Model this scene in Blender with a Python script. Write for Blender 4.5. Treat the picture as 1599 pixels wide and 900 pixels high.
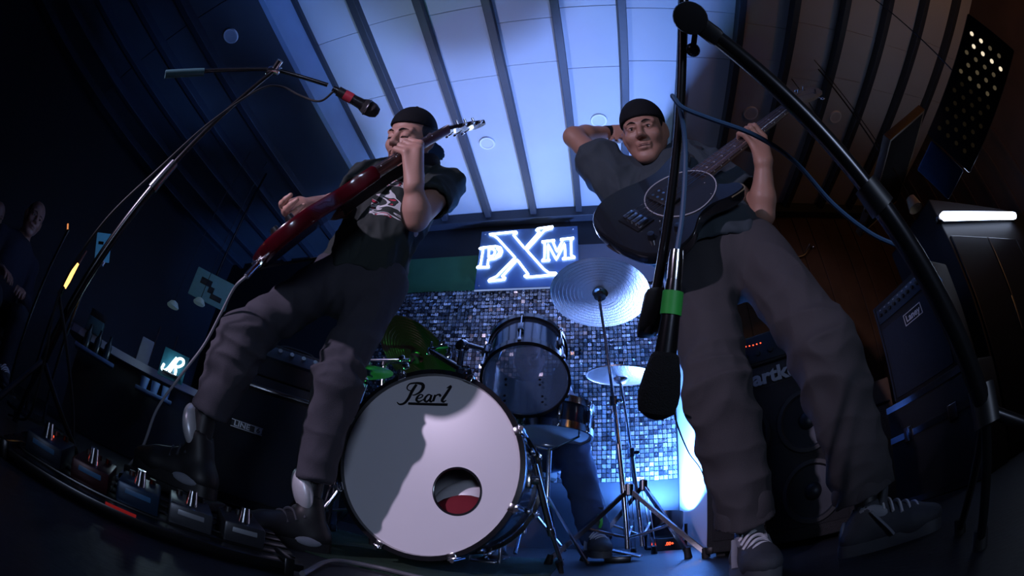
import bpy, bmesh, math, random
import numpy as np
from mathutils import Vector, Matrix, noise as mnoise

for _o in list(bpy.data.objects):
    bpy.data.objects.remove(_o)
SC = bpy.context.scene
COL = SC.collection
random.seed(7)
RNG = np.random.default_rng(7)

# ------------------------------------------------------------------ camera
CAM = np.array([0, 0, .17])
FPX = 680.0                                   # equisolid fisheye focal length in pixels of a 1599 px wide frame
PITCH, ROLL, YAW = [math.radians(a) for a in (31.4, 4.2, 12.3)]
def _rot():
    cp, sp, cr, sr, cy, sy = math.cos(PITCH), math.sin(PITCH), math.cos(ROLL), math.sin(ROLL), math.cos(YAW), math.sin(YAW)
    a = np.array([[cr, -sr, 0], [sr, cr, 0], [0, 0, 1]])
    b = np.array([[1, 0, 0], [0, -sp, -cp], [0, cp, -sp]])
    c = np.array([[cy, -sy, 0], [sy, cy, 0], [0, 0, 1]])
    return c @ b @ a
CROT = _rot()
cd = bpy.data.cameras.new('camera')
cam = bpy.data.objects.new('camera', cd)
COL.objects.link(cam)
m4 = Matrix(CROT.tolist()).to_4x4()
m4.translation = Vector(CAM)
cam.matrix_world = m4
cd.type = 'PANO'
_c = cd if hasattr(cd, 'panorama_type') else cd.cycles
_c.panorama_type = 'FISHEYE_EQUISOLID'
_c.fisheye_lens = FPX * 36 / 1599
_c.fisheye_fov = math.radians(216)
cd.sensor_width = 36
cd.sensor_fit = 'HORIZONTAL'
cd.clip_start = .01
SC.camera = cam

# ------------------------------------------------------------------ world, lights, exposure
W = bpy.data.worlds.new('world')
SC.world = W
W.use_nodes = True
W.node_tree.nodes['Background'].inputs[0].default_value = (.05, .07, .16, 1)
W.node_tree.nodes['Background'].inputs[1].default_value = .01
SC.view_settings.view_transform = 'Standard'
SC.view_settings.look = 'None'
SC.view_settings.exposure = 0
SC.view_settings.gamma = 1
SC.view_settings.use_curve_mapping = False

def aim(o, tgt):
    d = Vector(tgt) - o.location
    o.rotation_euler = d.to_track_quat('-Z', 'Y').to_euler()
def spot(name, loc, tgt, color, energy, angle, blend=.3, radius=.04):
    l = bpy.data.lights.new(name, 'SPOT')
    l.color = color; l.energy = energy; l.spot_size = math.radians(angle); l.spot_blend = blend; l.shadow_soft_size = radius
    o = bpy.data.objects.new(name, l); COL.objects.link(o); o.location = loc; aim(o, tgt)
    return o
def area(name, loc, tgt, color, energy, sx, sy=None):
    l = bpy.data.lights.new(name, 'AREA')
    l.shape = 'RECTANGLE'; l.size = sx; l.size_y = sy or sx; l.color = color; l.energy = energy
    o = bpy.data.objects.new(name, l); COL.objects.link(o); o.location = loc; aim(o, tgt)
    return o
# the front wash from the audience's left, and the weaker one from the right
spot('front_wash_light', (-1.40, -1.0, 1.22), (-.30, 1.2, .95), (.84, .70, 1.0), 125, 52, .4, .035)
spot('front_fill_light', (.62, -1.5, .42), (-.2, 1.15, .95), (.50, .62, .9), 48, 66, .6, .25)
# warm house light at the far right
spot('house_light', (3.0, -1.0, 1.7), (2.3, 2.2, 2.7), (1, .45, .14), 18, 110, .8, .1)

# ------------------------------------------------------------------ helpers
def ray(x, y):
    u, v = x - 799.5, 450 - y
    r = math.hypot(u, v); th = 2 * math.asin(r / (2 * FPX)); s = math.sin(th) / max(r, 1e-9)
    return CROT @ np.array([u * s, v * s, -math.cos(th)])
def at_y(x, y, Y): d = ray(x, y); return CAM + d * (Y - CAM[1]) / d[1]
def at_x(x, y, X): d = ray(x, y); return CAM + d * (X - CAM[0]) / d[0]
def at_z(x, y, Z): d = ray(x, y); return CAM + d * (Z - CAM[2]) / d[2]
def at_h(x, y, D): d = ray(x, y); return CAM + d * D / math.hypot(d[0], d[1])

MATS = {}
def mat(name, color, rough=.5, metal=0., noise=0., nscale=40., bump=0., bscale=None, spec=.5, coat=0., emit=None, estr=0., color2=None, sheen=0., sss=0.):
    if name in MATS: return MATS[name]
    m = bpy.data.materials.new(name); m.use_nodes = True
    nt = m.node_tree; b = nt.nodes['Principled BSDF']
    b.inputs['Base Color'].default_value = (*color, 1)
    b.inputs['Roughness'].default_value = rough
    b.inputs['Metallic'].default_value = metal
    b.inputs['Specular IOR Level'].default_value = spec
    b.inputs['Coat Weight'].default_value = coat
    if sheen: b.inputs['Sheen Weight'].default_value = sheen
    if sss:
        b.inputs['Subsurface Weight'].default_value = sss
        b.inputs['Subsurface Radius'].default_value = (.01, .004, .002)
    if emit:
        b.inputs['Emission Color'].default_value = (*emit, 1)
        b.inputs['Emission Strength'].default_value = estr
    tc = nt.nodes.new('ShaderNodeTexCoord')
    if noise or color2:
        n = nt.nodes.new('ShaderNodeTexNoise'); n.inputs['Scale'].default_value = nscale; n.inputs['Detail'].default_value = 4
        nt.links.new(tc.outputs['Object'], n.inputs['Vector'])
        mx = nt.nodes.new('ShaderNodeMix'); mx.data_type = 'RGBA'
        c2 = color2 or tuple(max(0, c * (1 - noise)) for c in color)
        mx.inputs[6].default_value = (*color, 1); mx.inputs[7].default_value = (*c2, 1)
        nt.links.new(n.outputs['Fac'], mx.inputs[0]); nt.links.new(mx.outputs[2], b.inputs['Base Color'])
    if bump:
        n = nt.nodes.new('ShaderNodeTexNoise'); n.inputs['Scale'].default_value = bscale or nscale; n.inputs['Detail'].default_value = 3
        nt.links.new(tc.outputs['Object'], n.inputs['Vector'])
        bp = nt.nodes.new('ShaderNodeBump'); bp.inputs['Strength'].default_value = bump; bp.inputs['Distance'].default_value = .01
        nt.links.new(n.outputs['Fac'], bp.inputs['Height']); nt.links.new(bp.outputs['Normal'], b.inputs['Normal'])
    MATS[name] = m
    return m
def emat(name, color, strength):
    return mat(name, (0, 0, 0), .5, emit=color, estr=strength, spec=0)

V = lambda *a: np.array(a, float)
def unit(v):
    v = np.array(v, float); return v / (np.linalg.norm(v) + 1e-12)
def frame(axis, hint=(0, 0, 1)):
    w = unit(axis); h = np.array(hint, float)
    if abs(w @ unit(h)) > .98: h = np.array([1., 0, 0])
    u = unit(np.cross(h, w)); v = np.cross(w, u)
    return u, v, w

class MB:
    """collects shapes in world coordinates; build() links them as one mesh object"""
    def __init__(s): s.v = []; s.f = []
    def add(s, vs, fs):
        o = len(s.v); s.v.extend([tuple(map(float, p)) for p in vs]); s.f.extend([tuple(i + o for i in f) for f in fs]); return s
    def box(s, c, size, ax=None, bev=0.):
        c = np.array(c, float); X, Y, Z = ax if ax is not None else np.eye(3)
        h = np.array(size, float) / 2; b = min(bev, *(h * .95)) if bev else 0
        if not b:
            vs = [c + X * h[0] * i + Y * h[1] * j + Z * h[2] * k for i in (-1, 1) for j in (-1, 1) for k in (-1, 1)]
            return s.add(vs, [(0, 1, 3, 2), (4, 6, 7, 5), (0, 4, 5, 1), (2, 3, 7, 6), (0, 2, 6, 4), (1, 5, 7, 3)])
        bm = bmesh.new(); bmesh.ops.create_cube(bm, size=1)
        for q in bm.verts: q.co = Vector((q.co.x * size[0], q.co.y * size[1], q.co.z * size[2]))
        bmesh.ops.bevel(bm, geom=bm.edges[:], offset=b, segments=2, affect='EDGES', profile=.5)
        bm.verts.index_update()
        vs = [c + X * q.co.x + Y * q.co.y + Z * q.co.z for q in bm.verts]; fs = [[q.index for q in f.verts] for f in bm.faces]; bm.free()
        return s.add(vs, fs)
    def span(s, a, b, bev=0.):
        a, b = np.array(a, float), np.array(b, float); return s.box((a + b) / 2, np.abs(b - a), None, bev)
    def tube(s, path, r, n=10, caps=True, closed=False, flat=1., hint=(0, 0, 1)):
        P = np.array(path, float); m = len(P)
        rs = np.full(m, r, float) if np.isscalar(r) else np.array(r, float)
        T = np.gradient(P, axis=0) if not closed else np.roll(P, -1, 0) - np.roll(P, 1, 0)
        u, v, w = frame(T[0], hint); vs = []
        for i in range(m):
            w = unit(T[i]); u = unit(u - w * (u @ w)); v = np.cross(w, u)
            for k in range(n):
                a = 2 * math.pi * k / n; vs.append(P[i] + rs[i] * (u * math.cos(a) + v * math.sin(a) * flat))
        fs = []
        for i in range(m if closed else m - 1):
            j = (i + 1) % m
            for k in range(n):
                l = (k + 1) % n; fs.append((i * n + k, i * n + l, j * n + l, j * n + k))
        if caps and not closed:
            fs.append(tuple(range(n - 1, -1, -1))); fs.append(tuple((m - 1) * n + k for k in range(n)))
        return s.add(vs, fs)
    def cyl(s, a, b, r0, r1=None, n=16):
        return s.tube([a, b], [r0, r0 if r1 is None else r1], n)
    def lathe(s, prof, o, axis=(0, 0, 1), n=32, cap=False):
        u, v, w = frame(axis); o = np.array(o, float); vs = []
        for r, h in prof:
            for k in range(n):
                a = 2 * math.pi * k / n; vs.append(o + w * h + r * (u * math.cos(a) + v * math.sin(a)))
        fs = []
        for i in range(len(prof) - 1):
            for k in range(n):
                l = (k + 1) % n; fs.append((i * n + k, i * n + l, (i + 1) * n + l, (i + 1) * n + k))
        if cap:
            fs.append(tuple(range(n - 1, -1, -1))); fs.append(tuple((len(prof) - 1) * n + k for k in range(n)))
        return s.add(vs, fs)
    def disc(s, o, axis, r, n=48, th=.002):
        return s.lathe([(r, 0), (r, th)], o, axis, n, cap=True)
    def ell(s, c, rad, ax=None, n=16, m=10):
        X, Y, Z = ax if ax is not None else np.eye(3); c = np.array(c, float); vs = []; fs = []
        for j in range(m + 1):
            t = math.pi * j / m
            for k in range(n):
                a = 2 * math.pi * k / n
                vs.append(c + X * rad[0] * math.sin(t) * math.cos(a) + Y * rad[1] * math.sin(t) * math.sin(a) - Z * rad[2] * math.cos(t))
        for j in range(m):
            for k in range(n):
                l = (k + 1) % n; fs.append((j * n + k, j * n + l, (j + 1) * n + l, (j + 1) * n + k))
        return s.add(vs, fs)
    def torus(s, c, axis, R, r, n=48, m=8):
        u, v, w = frame(axis); c = np.array(c, float)
        return s.tube([c + R * (u * math.cos(2 * math.pi * k / n) + v * math.sin(2 * math.pi * k / n)) for k in range(n)], r, m, closed=True, hint=axis)
    def prism(s, outline, o, X, Y, N, th):
        o, X, Y, N = map(lambda q: np.array(q, float), (o, X, Y, N)); n = len(outline)
        vs = [o + X * a + Y * b for a, b in outline] + [o + X * a + Y * b + N * th for a, b in outline]
        fs = [tuple(range(n - 1, -1, -1)), tuple(range(n, 2 * n))] + [(i, (i + 1) % n, n + (i + 1) % n, n + i) for i in range(n)]
        return s.add(vs, fs)
    def ribbon(s, pts, widths, o, X, Y, N, th):
        """flat pen stroke of changing width, in the plane o,X,Y"""
        p = np.array(pts, float); t = np.gradient(p, axis=0); t /= np.linalg.norm(t, axis=1)[:, None] + 1e-9
        nn = np.stack([-t[:, 1], t[:, 0]], 1); w = np.full(len(p), widths, float) if np.isscalar(widths) else np.array(widths, float)
        L = p + nn * w[:, None] / 2; R = p - nn * w[:, None] / 2
        o, X, Y, N = map(lambda q: np.array(q, float), (o, X, Y, N)); vs = []
        for z in (0, th):
            for a, b in zip(L, R): vs += [o + X * a[0] + Y * a[1] + N * z, o + X * b[0] + Y * b[1] + N * z]
        m = len(p); k = 2 * m; fs = []
        for i in range(m - 1):
            a = 2 * i; fs += [(k + a, k + a + 1, k + a + 3, k + a + 2), (a, a + 2, a + 3, a + 1), (a, k + a, k + a + 2, a + 2), (a + 1, a + 3, k + a + 3, k + a + 1)]
        return s.add(vs, fs)
    def build(s, name, m, parent=None, smooth=True, base=None, label=None):
        return link_mesh(name, s.v, s.f, m, parent, smooth, base, label)

BASE = {}
def link_mesh(name, vs, fs, m, parent=None, smooth=True, base=None, label=None):
    A = np.array(vs, float)
    if parent is not None: base = BASE[parent.name]
    elif base is None: base = V((A[:, 0].min() + A[:, 0].max()) / 2, (A[:, 1].min() + A[:, 1].max()) / 2, A[:, 2].min())
    base = np.array(base, float)
    me = bpy.data.meshes.new(name); me.from_pydata((A - base).tolist(), [], [tuple(int(i) for i in f) for f in fs])
    me.materials.append(m if not isinstance(m, str) else MATS[m])
    bm = bmesh.new(); bm.from_mesh(me); bmesh.ops.remove_doubles(bm, verts=bm.verts, dist=1e-6); bmesh.ops.recalc_face_normals(bm, faces=bm.faces); bm.to_mesh(me); bm.free()
    if smooth:
        me.polygons.foreach_set('use_smooth', [True] * len(me.polygons))
        if hasattr(me, 'set_sharp_from_angle'): me.set_sharp_from_angle(angle=math.radians(38))
    o = bpy.data.objects.new(name, me); COL.objects.link(o)
    if parent is not None: o.parent = parent
    else: o.location = Vector(base)
    BASE[o.name] = base
    if label: o['label'] = label
    return o
def tag(o, label, cat, group=None):
    o['label'] = label; o['category'] = cat
    if group: o['group'] = group
    return o
def thing(name, label, cat, base, group=None):
    o = bpy.data.objects.new(name, None); COL.objects.link(o); o.location = Vector([float(q) for q in base]); o.empty_display_size = .05
    BASE[o.name] = np.array(base, float)
    return tag(o, label, cat, group)
def struct(o): o['kind'] = 'structure'; return o
def curve_pts(pts, n=8, closed=False):
    """Catmull-Rom through points"""
    P = [np.array(p, float) for p in pts]; out = []
    m = len(P); seg = m if closed else m - 1
    for i in range(seg):
        p1, p2 = P[i], P[(i + 1) % m]
        p0 = P[(i - 1) % m] if (closed or i > 0) else 2 * p1 - p2
        p3 = P[(i + 2) % m] if (closed or i + 2 < m) else 2 * p2 - p1
        for k in range(n):
            t = k / n; out.append(.5 * ((2 * p1) + (p2 - p0) * t + (2 * p0 - 5 * p1 + 4 * p2 - p3) * t * t + (3 * p1 - p0 - 3 * p2 + p3) * t ** 3))
    if not closed: out.append(P[-1])
    return out
def text_mesh(name, body, size, o, X, Y, N, m, parent, ext=.002, shear=0., sx=1., label=None, center=True, bold=0.):
    c = bpy.data.curves.new(name, 'FONT'); c.body = body; c.size = size; c.extrude = ext; c.shear = shear; c.resolution_u = 3; c.offset = bold
    if center: c.align_x = 'CENTER'; c.align_y = 'CENTER'
    t = bpy.data.objects.new(name, c); COL.objects.link(t)
    dg = bpy.context.evaluated_depsgraph_get(); me = bpy.data.meshes.new_from_object(t.evaluated_get(dg))
    vs = [np.array(o) + np.array(X) * q.co.x * sx + np.array(Y) * q.co.y + np.array(N) * q.co.z for q in me.vertices]
    fs = [tuple(p.vertices) for p in me.polygons]
    bpy.data.objects.remove(t); bpy.data.meshes.remove(me)
    return link_mesh(name, vs, fs, m, parent, False, label=label)

# ------------------------------------------------------------------ materials
mat('black_plastic', (.012, .012, .014), .45, noise=.3)
mat('black_rubber', (.01, .01, .011), .7, noise=.3)
mat('black_metal', (.06, .06, .066), .26, metal=.85, noise=.3)
mat('chrome', (.75, .76, .8), .16, metal=1., noise=.08, nscale=90)
mat('dark_chrome', (.3, .31, .34), .25, metal=1., noise=.15, nscale=90)
mat('tolex', (.012, .012, .014), .6, bump=.5, bscale=400, noise=.3)
mat('grille_cloth', (.02, .02, .024), .85, bump=.6, bscale=600, noise=.4, nscale=500)
mat('silver_print', (.36, .38, .42), .4, metal=.3, noise=.1)
mat('white_plastic', (.7, .7, .72), .45, noise=.05)
mat('brass', (.62, .5, .3), .33, metal=1., noise=.2, nscale=30)
# ------------------------------------------------------------------ the room
YB = 3.08; ZC = 2.9; ZL = 2.6; XS = -1.80
mat('stage_floor', (.012, .014, .018), .5, noise=.5, nscale=6, bump=.15, bscale=60)
mat('wall_black', (.012, .013, .018), .6, noise=.4, nscale=3)
mat('wall_wood', (.11, .06, .035), .5, noise=.6, nscale=5)
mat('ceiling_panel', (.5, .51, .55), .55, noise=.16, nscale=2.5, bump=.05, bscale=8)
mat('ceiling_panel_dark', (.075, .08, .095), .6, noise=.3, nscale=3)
mat('slat_paint', (.035, .04, .055), .5, noise=.3)
mat('bulkhead_paint', (.3, .4, .55), .55, noise=.3, nscale=4)
mat('white_paint', (.8, .8, .84), .55, noise=.08, nscale=4)
mat('green_paint', (.035, .16, .06), .6, noise=.3, nscale=6)
mat('grey_paint', (.13, .14, .17), .6, noise=.3, nscale=4)

fl = MB(); fl.span((-4.4, -3.2, -.12), (3.7, YB + .1, 0)); struct(fl.build('floor', MATS['stage_floor'], smooth=False))
wb = MB(); wb.span((-4.4, YB, 0), (3.7, YB + .1, 3.1)); WALLB = struct(wb.build('wall_back', MATS['wall_black'], smooth=False))
wl = MB(); wl.span((-4.4, -3.2, 0), (-4.3, YB, 3.1)); struct(wl.build('wall_left', MATS['wall_black'], smooth=False))
wr = MB(); wr.span((3.55, -3.2, 0), (3.7, YB, 3.1)); WALLR = struct(wr.build('wall_right', MATS['wall_wood'], smooth=False))
wf = MB(); wf.span((-4.4, -3.3, 0), (3.7, -3.2, 3.1)); struct(wf.build('wall_front', MATS['wall_black'], smooth=False))
for i in range(9):                       # battens on the wooden right wall
    b = MB(); y = 1.15 + i * .22; b.span((3.535, y, .1), (3.55, y + .03, 2.85)); b.build('batten', MATS['wall_wood'], WALLR, False)

# ceiling: backing, boards between dark slats
ce = MB(); ce.span((XS, -3.2, ZC + .02), (3.7, YB + .1, ZC + .1)); CEIL = struct(ce.build('ceiling', MATS['slat_paint'], smooth=False))
SLX = [-1.36, -.93, -.5, -.08, .34, .75, 1.16, 1.58, 2.02, 2.45, 2.86, 3.28]
edges = [XS] + SLX + [3.56]
for i in range(len(edges) - 1):
    cuts = [-3.2, -.9 + random.uniform(-.05, .05), 1.02 + random.uniform(-.12, .12), 1.5 + random.uniform(-.1, .1), YB]
    for j in range(len(cuts) - 1):
        b = MB(); dz = random.uniform(0, .003)
        b.span((edges[i] + .004, cuts[j] + .001, ZC + dz), (edges[i + 1] - .004, cuts[j + 1] - .001, ZC + .025), .003); b.build('panel', MATS['ceiling_panel'], CEIL, False)
for x in SLX:
    b = MB(); b.span((x - .028, -3.2, ZC - .07), (x + .028, YB, ZC + .01), .004); b.build('slat', MATS['slat_paint'], CEIL, False)
# dropped ceiling on the left
c2 = MB(); c2.span((-4.4, -3.2, ZL + .02), (XS - .03, YB + .1, ZL + .1)); CEIL2 = struct(c2.build('ceiling_lower', MATS['slat_paint'], smooth=False))
SLL = [-2.43, -2.85, -3.26, -3.68, -4.08]
edges = [XS - .03] + SLL + [-4.35]
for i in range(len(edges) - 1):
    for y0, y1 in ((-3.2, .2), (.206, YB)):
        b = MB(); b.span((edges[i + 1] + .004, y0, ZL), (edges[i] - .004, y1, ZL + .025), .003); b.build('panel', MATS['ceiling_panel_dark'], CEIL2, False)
for x in SLL:
    b = MB(); b.span((x - .03, -3.2, ZL - .07), (x + .03, YB, ZL + .01), .004); b.build('slat', MATS['slat_paint'], CEIL2, False)
b = MB(); b.span((XS - .04, -3.2, ZL - .01), (XS, YB, ZC + .03)); struct(b.build('trim_1', MATS['bulkhead_paint'], smooth=False))
b = MB(); b.span((XS, -3.2, ZC - .035), (XS + .03, YB, ZC + .01)); struct(b.build('trim_2', MATS['slat_paint'], smooth=False))
# cornice between ceiling and back wall
b = MB(); b.span((XS, YB - .09, ZC - .11), (3.55, YB, ZC), .004); struct(b.build('trim_3', MATS['slat_paint'], smooth=False))

# recessed downlights (switched off)
mat('downlight_lens', (.6, .6, .66), .4, noise=.05)
for (x, y, z, lab) in [(1.38, 1.93, ZC, 'round switched-off downlight in ceiling beside bass neck'), (2.23, 1.88, ZC, 'round switched-off downlight in brown ceiling under boom pole'),
                  (.14, 2.01, ZC, 'round downlight in lit ceiling above raised elbow'), (-.76, 2.15, ZC, 'round downlight in lit ceiling under guitar headstock'), (-2.2, .48, ZL, 'round downlight in dark dropped ceiling')]:
    t = thing('downlight', lab, 'ceiling light', (x, y, z - .012), 'ceiling downlights')
    a = MB(); a.lathe([(.05, -.006), (.062, -.008), (.066, 0), (.066, .012)], (x, y, z - .004), (0, 0, 1), 28); a.build('ring', MATS['white_paint'], t)
    a = MB(); a.disc((x, y, z - .007), (0, 0, 1), .053, 28, .004); a.build('lens', MATS['downlight_lens'], t)

# back wall: band, green panel, grey panel, shimmer panels, white pier
b = MB(); b.span((-1.78, YB - .03, 2.07), (-1.0, YB, 2.44), .004); tag(b.build('green_board', MATS['green_paint'], smooth=False), 'plain green board on the wall left of the neon sign', 'board')
b = MB(); b.span((-.33, YB - .028, 2.09), (.75, YB, 2.5), .004); tag(b.build('grey_board', MATS['grey_paint'], smooth=False), 'plain grey blue board on the wall behind large cymbal', 'board')
PX0, PX1, PZ0, PZ1 = -1.92, .60, .48, 2.07
SH = thing('shimmer_wall', 'shimmer wall of small square silver sequins behind the drum kit', 'wall panel', (-.6, YB - .02, PZ0))
b = MB(); b.span((PX0, YB - .025, PZ0), (PX1, YB, PZ1)); b.build('backing_board', MATS['black_plastic'], SH, False)
def sequin_mat():
    m = bpy.data.materials.new('sequin'); m.use_nodes = True; nt = m.node_tree; p = nt.nodes['Principled BSDF']
    g = nt.nodes.new('ShaderNodeNewGeometry'); r = nt.nodes.new('ShaderNodeValToRGB')
    e = r.color_ramp.elements
    e[0].position = 0; e[0].color = (.16, .16, .19, 1); e[1].position = 1; e[1].color = (1, 1, 1, 1)
    for pos, c in ((.25, (.34, .34, .38, 1)), (.45, (.5, .47, .46, 1)), (.75, (.75, .75, .8, 1))):
        q = e.new(pos); q.color = c
    nt.links.new(g.outputs['Random Per Island'], r.inputs[0]); nt.links.new(r.outputs[0], p.inputs['Base Color'])
    p.inputs['Metallic'].default_value = .9; p.inputs['Roughness'].default_value = .24
    return m
MATS['sequin'] = sequin_mat()
b = MB(); pins = MB(); pit = .0335
nx, nz = int((PX1 - PX0) / pit), int((PZ1 - PZ0) / pit)
for i in range(nx):
    for j in range(nz):
        c = V(PX0 + (i + .5) * pit, YB - .036, PZ0 + (j + .5) * pit)
        h = .0142; a1 = random.gauss(0, .13); a2 = random.gauss(.06, .17)
        X = V(math.cos(a1), math.sin(a1), 0); Z = unit(V(-math.sin(a1) * math.sin(a2), -math.cos(a1) * math.sin(a2) * -1, math.cos(a2)))
        b.add([c - X * h - Z * h, c + X * h - Z * h, c + X * h + Z * h, c - X * h + Z * h], [(0, 1, 2, 3)])
        if i % 2 == 0 or j % 2 == 0:
            p = V(c[0], YB - .044, c[2] + h * .9)
            pins.box(p, (.006, .012, .006))
o = b.build('sequins', MATS['sequin'], SH, False); o['kind'] = 'stuff'
o = pins.build('pins', MATS['chrome'], SH, False); o['kind'] = 'stuff'
b = MB(); b.span((PX0, YB - .03, .0), (.60, YB, PZ0)); struct(b.build('baseboard_back', mat('base_blue', (.014, .017, .025), .5, noise=.3), smooth=False))
# white pier to the right of the shimmer wall
b = MB(); b.span((.61, 2.2, 0), (.70, YB, 2.5), .004); PIER = struct(b.build('wall_partition', MATS['white_paint'], smooth=False))
b = MB(); b.span((.605, 2.17, 0), (.705, 2.2, 2.5)); struct(b.build('trim_4', MATS['wall_black'], smooth=False))

# neon sign on clear acrylic
def acrylic():
    m = bpy.data.materials.new('acrylic'); m.use_nodes = True; nt = m.node_tree; p = nt.nodes['Principled BSDF']
    p.inputs['Base Color'].default_value = (.08, .16, .36, 1); p.inputs['Roughness'].default_value = .12
    n = nt.nodes.new('ShaderNodeTexNoise'); n.inputs['Scale'].default_value = 5
    p.inputs['Alpha'].default_value = .85
    return m
MATS['acrylic'] = acrylic()
SG = thing('neon_sign', 'blue white neon sign reading PXM on acrylic plate', 'neon sign', (-.6, YB - .09, 2.06))
YS = YB - .09
def sg(zx, zy): return at_y(730 + zx / 7.5, 340 + zy / 7.5, YS)
c4 = [sg(170, 165), sg(1245, 35), sg(1050, 755), sg(65, 845)]
xs0, xs1 = (c4[0][0] + c4[3][0]) / 2, -.10
z0, z1 = c4[3][2], c4[0][2] + .01
b = MB(); b.span((xs0, YS + .012, z0), (xs1, YS + .018, z1), .002); b.build('acrylic_plate', MATS['acrylic'], SG, False)
b = MB(); b.span((xs0, YS + .01, z0 - .006), (xs1, YS + .02, z0 + .004)); b.build('bottom_edge', emat('edge_glow', (.35, .5, 1), .6), SG, False)
for x in (xs0 + .04, xs1 - .04):
    for z in (z0 + .04, z1 - .04):
        b = MB(); b.cyl((x, YS + .006, z), (x, YB, z), .008, n=10); b.build('standoff', MATS['chrome'], SG)
MATS['neon'] = emat('neon', (.55, .68, 1.0), 9)
XO = [(255,195),(570,165),(577,180),(537,202),(672,362),(845,165),(805,147),(825,128),(1000,103),(985,125),(900,150),(692,380),(890,600),(950,645),(1035,650),(1040,668),(690,698),(668,685),(712,665),(582,492),(405,690),(440,705),(430,725),(245,745),(260,725),(340,690),(558,468),(350,240),(310,210)]
PO = [(140,362),(180,350),(330,335),(385,350),(405,395),(385,445),(320,480),(242,492),(236,555),(252,578),(108,584),(150,562),(183,372)]
PI = [(250,368),(300,362),(325,400),(305,445),(246,462)]
PI2 = [(345,362),(372,390),(362,428),(335,455)]
MO = [(870,282),(1020,264),(1000,285),(1048,398),(1112,270),(1088,255),(1245,236),(1213,262),(1215,440),(1258,466),(1112,486),(1145,458),(1138,300),(1040,492),(942,310),(945,482),(962,500),(870,506),(900,480),(906,300)]
for nm, L, cl in (('letter_x', XO, True), ('letter_p', PO, True), ('letter_p_bowl', PI, True), ('letter_p_curl', PI2, False), ('letter_m', MO, True)):
    pts = [sg(*q) for q in L]
    if cl:
        dense = []
        for i in range(len(pts)):
            a, c = pts[i], pts[(i + 1) % len(pts)]
            for k in (0, .12, .5, .88): dense.append(a + (c - a) * k)
        pts = dense
    b = MB(); b.tube(pts, .0095, 8, closed=cl); b.build(nm, MATS['neon'], SG)

# uplight standing on the floor behind the hi-hat: the blue lamp of the stage
LP = V(.44, 2.62, 0)
PARC = thing('floor_uplight', 'black floor uplight with red digits beside the white pier', 'stage light', LP)
ax = unit((.05, .12, 1))
b = MB(); b.lathe([(.03, -.07), (.085, -.06), (.1, 0), (.1, .09), (.09, .092), (.088, .07)], LP + V(0, 0, .14), ax, 28); b.build('housing', MATS['black_metal'], PARC)
b = MB(); b.disc(LP + V(0, 0, .14) + ax * .062, ax, .088, 28, .004); emat('lens_glow', (.3, .5, 1), 4); b.build('lens', MATS['lens_glow'], PARC)
b = MB(); b.tube(curve_pts([LP + V(-.12, 0, .15), LP + V(-.12, 0, .03), LP + V(-.09, 0, .012), LP + V(.09, 0, .012), LP + V(.12, 0, .03), LP + V(.12, 0, .15)], 5), .01, 8); b.build('yoke', MATS['black_metal'], PARC)
b = MB(); b.span(LP + V(-.075, -.125, .0), LP + V(.075, -.09, .075), .004); b.build('display_box', MATS['black_plastic'], PARC, False)
text_mesh('digits', '.00+', .028, LP + V(0, -.1255, .04), (1, 0, 0), (0, 0, 1), (0, -1, 0), emat('red_led', (1, .06, .02), 6), PARC, .0005)
sp = LP + V(0, 0, .14) + ax * .10
o = spot('uplight_blue', sp, sp + ax, (.085, .285, 1.0), 410, 168, .25, .09)
o = spot('uplight_white', sp, sp + V(-.34, -.30, 1), (.56, .58, 1.0), 135, 80, .9, .09)
# unseen second uplight, added to fill the cymbal's shadow on the ceiling
LQ = V(-1.28, 2.78, 0)
PARD = thing('floor_uplight', 'black unseen floor uplight added behind the drums beside the floor tom', 'stage light', LQ)
b = MB(); b.lathe([(.03, -.07), (.085, -.06), (.1, 0), (.1, .09), (.09, .092), (.088, .07)], LQ + V(0, 0, .14), Vector((0, 0, 1)), 28); b.build('housing', MATS['black_metal'], PARD)
b = MB(); b.disc(LQ + V(0, 0, .202), (0, 0, 1), .088, 28, .004); b.build('lens', MATS['lens_glow'], PARD)
b = MB(); b.tube(curve_pts([LQ + V(-.12, 0, .15), LQ + V(-.12, 0, .03), LQ + V(-.09, 0, .012), LQ + V(.09, 0, .012), LQ + V(.12, 0, .03), LQ + V(.12, 0, .15)], 5), .01, 8); b.build('yoke', MATS['black_metal'], PARD)
spot('uplight_added_fill', LQ + V(0, 0, .25), LQ + V(.25, -.45, 1.25), (.44, .54, 1.0), 165, 58, .9, .09)

# green floor lamp behind the bass drum
GP = V(-.95, 1.98, 0)
GL = thing('green_floor_lamp', 'small green floor lamp behind the bass drum', 'stage light', GP)
gx = unit((.22, -.05, 1))
b = MB(); b.lathe([(.02, -.05), (.05, -.04), (.055, .05), (.05, .052), (.048, .04)], GP + V(0, 0, .085), gx, 20); b.build('housing', MATS['black_metal'], GL)
b = MB(); b.disc(GP + V(0, 0, .085) + gx * .034, gx, .047, 20, .004); b.build('lens', emat('green_glow', (.05, 1, .15), 3), GL)
b = MB(); b.span(GP + V(-.06, -.03, 0), GP + V(.06, .03, .04), .004); b.build('foot', MATS['black_metal'], GL)
spot('green_beam', GP + V(0, 0, .085) + gx * .06, GP + V(.1, -.12, 1), (.06, 1, .16), 11, 75, .6, .03)
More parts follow.
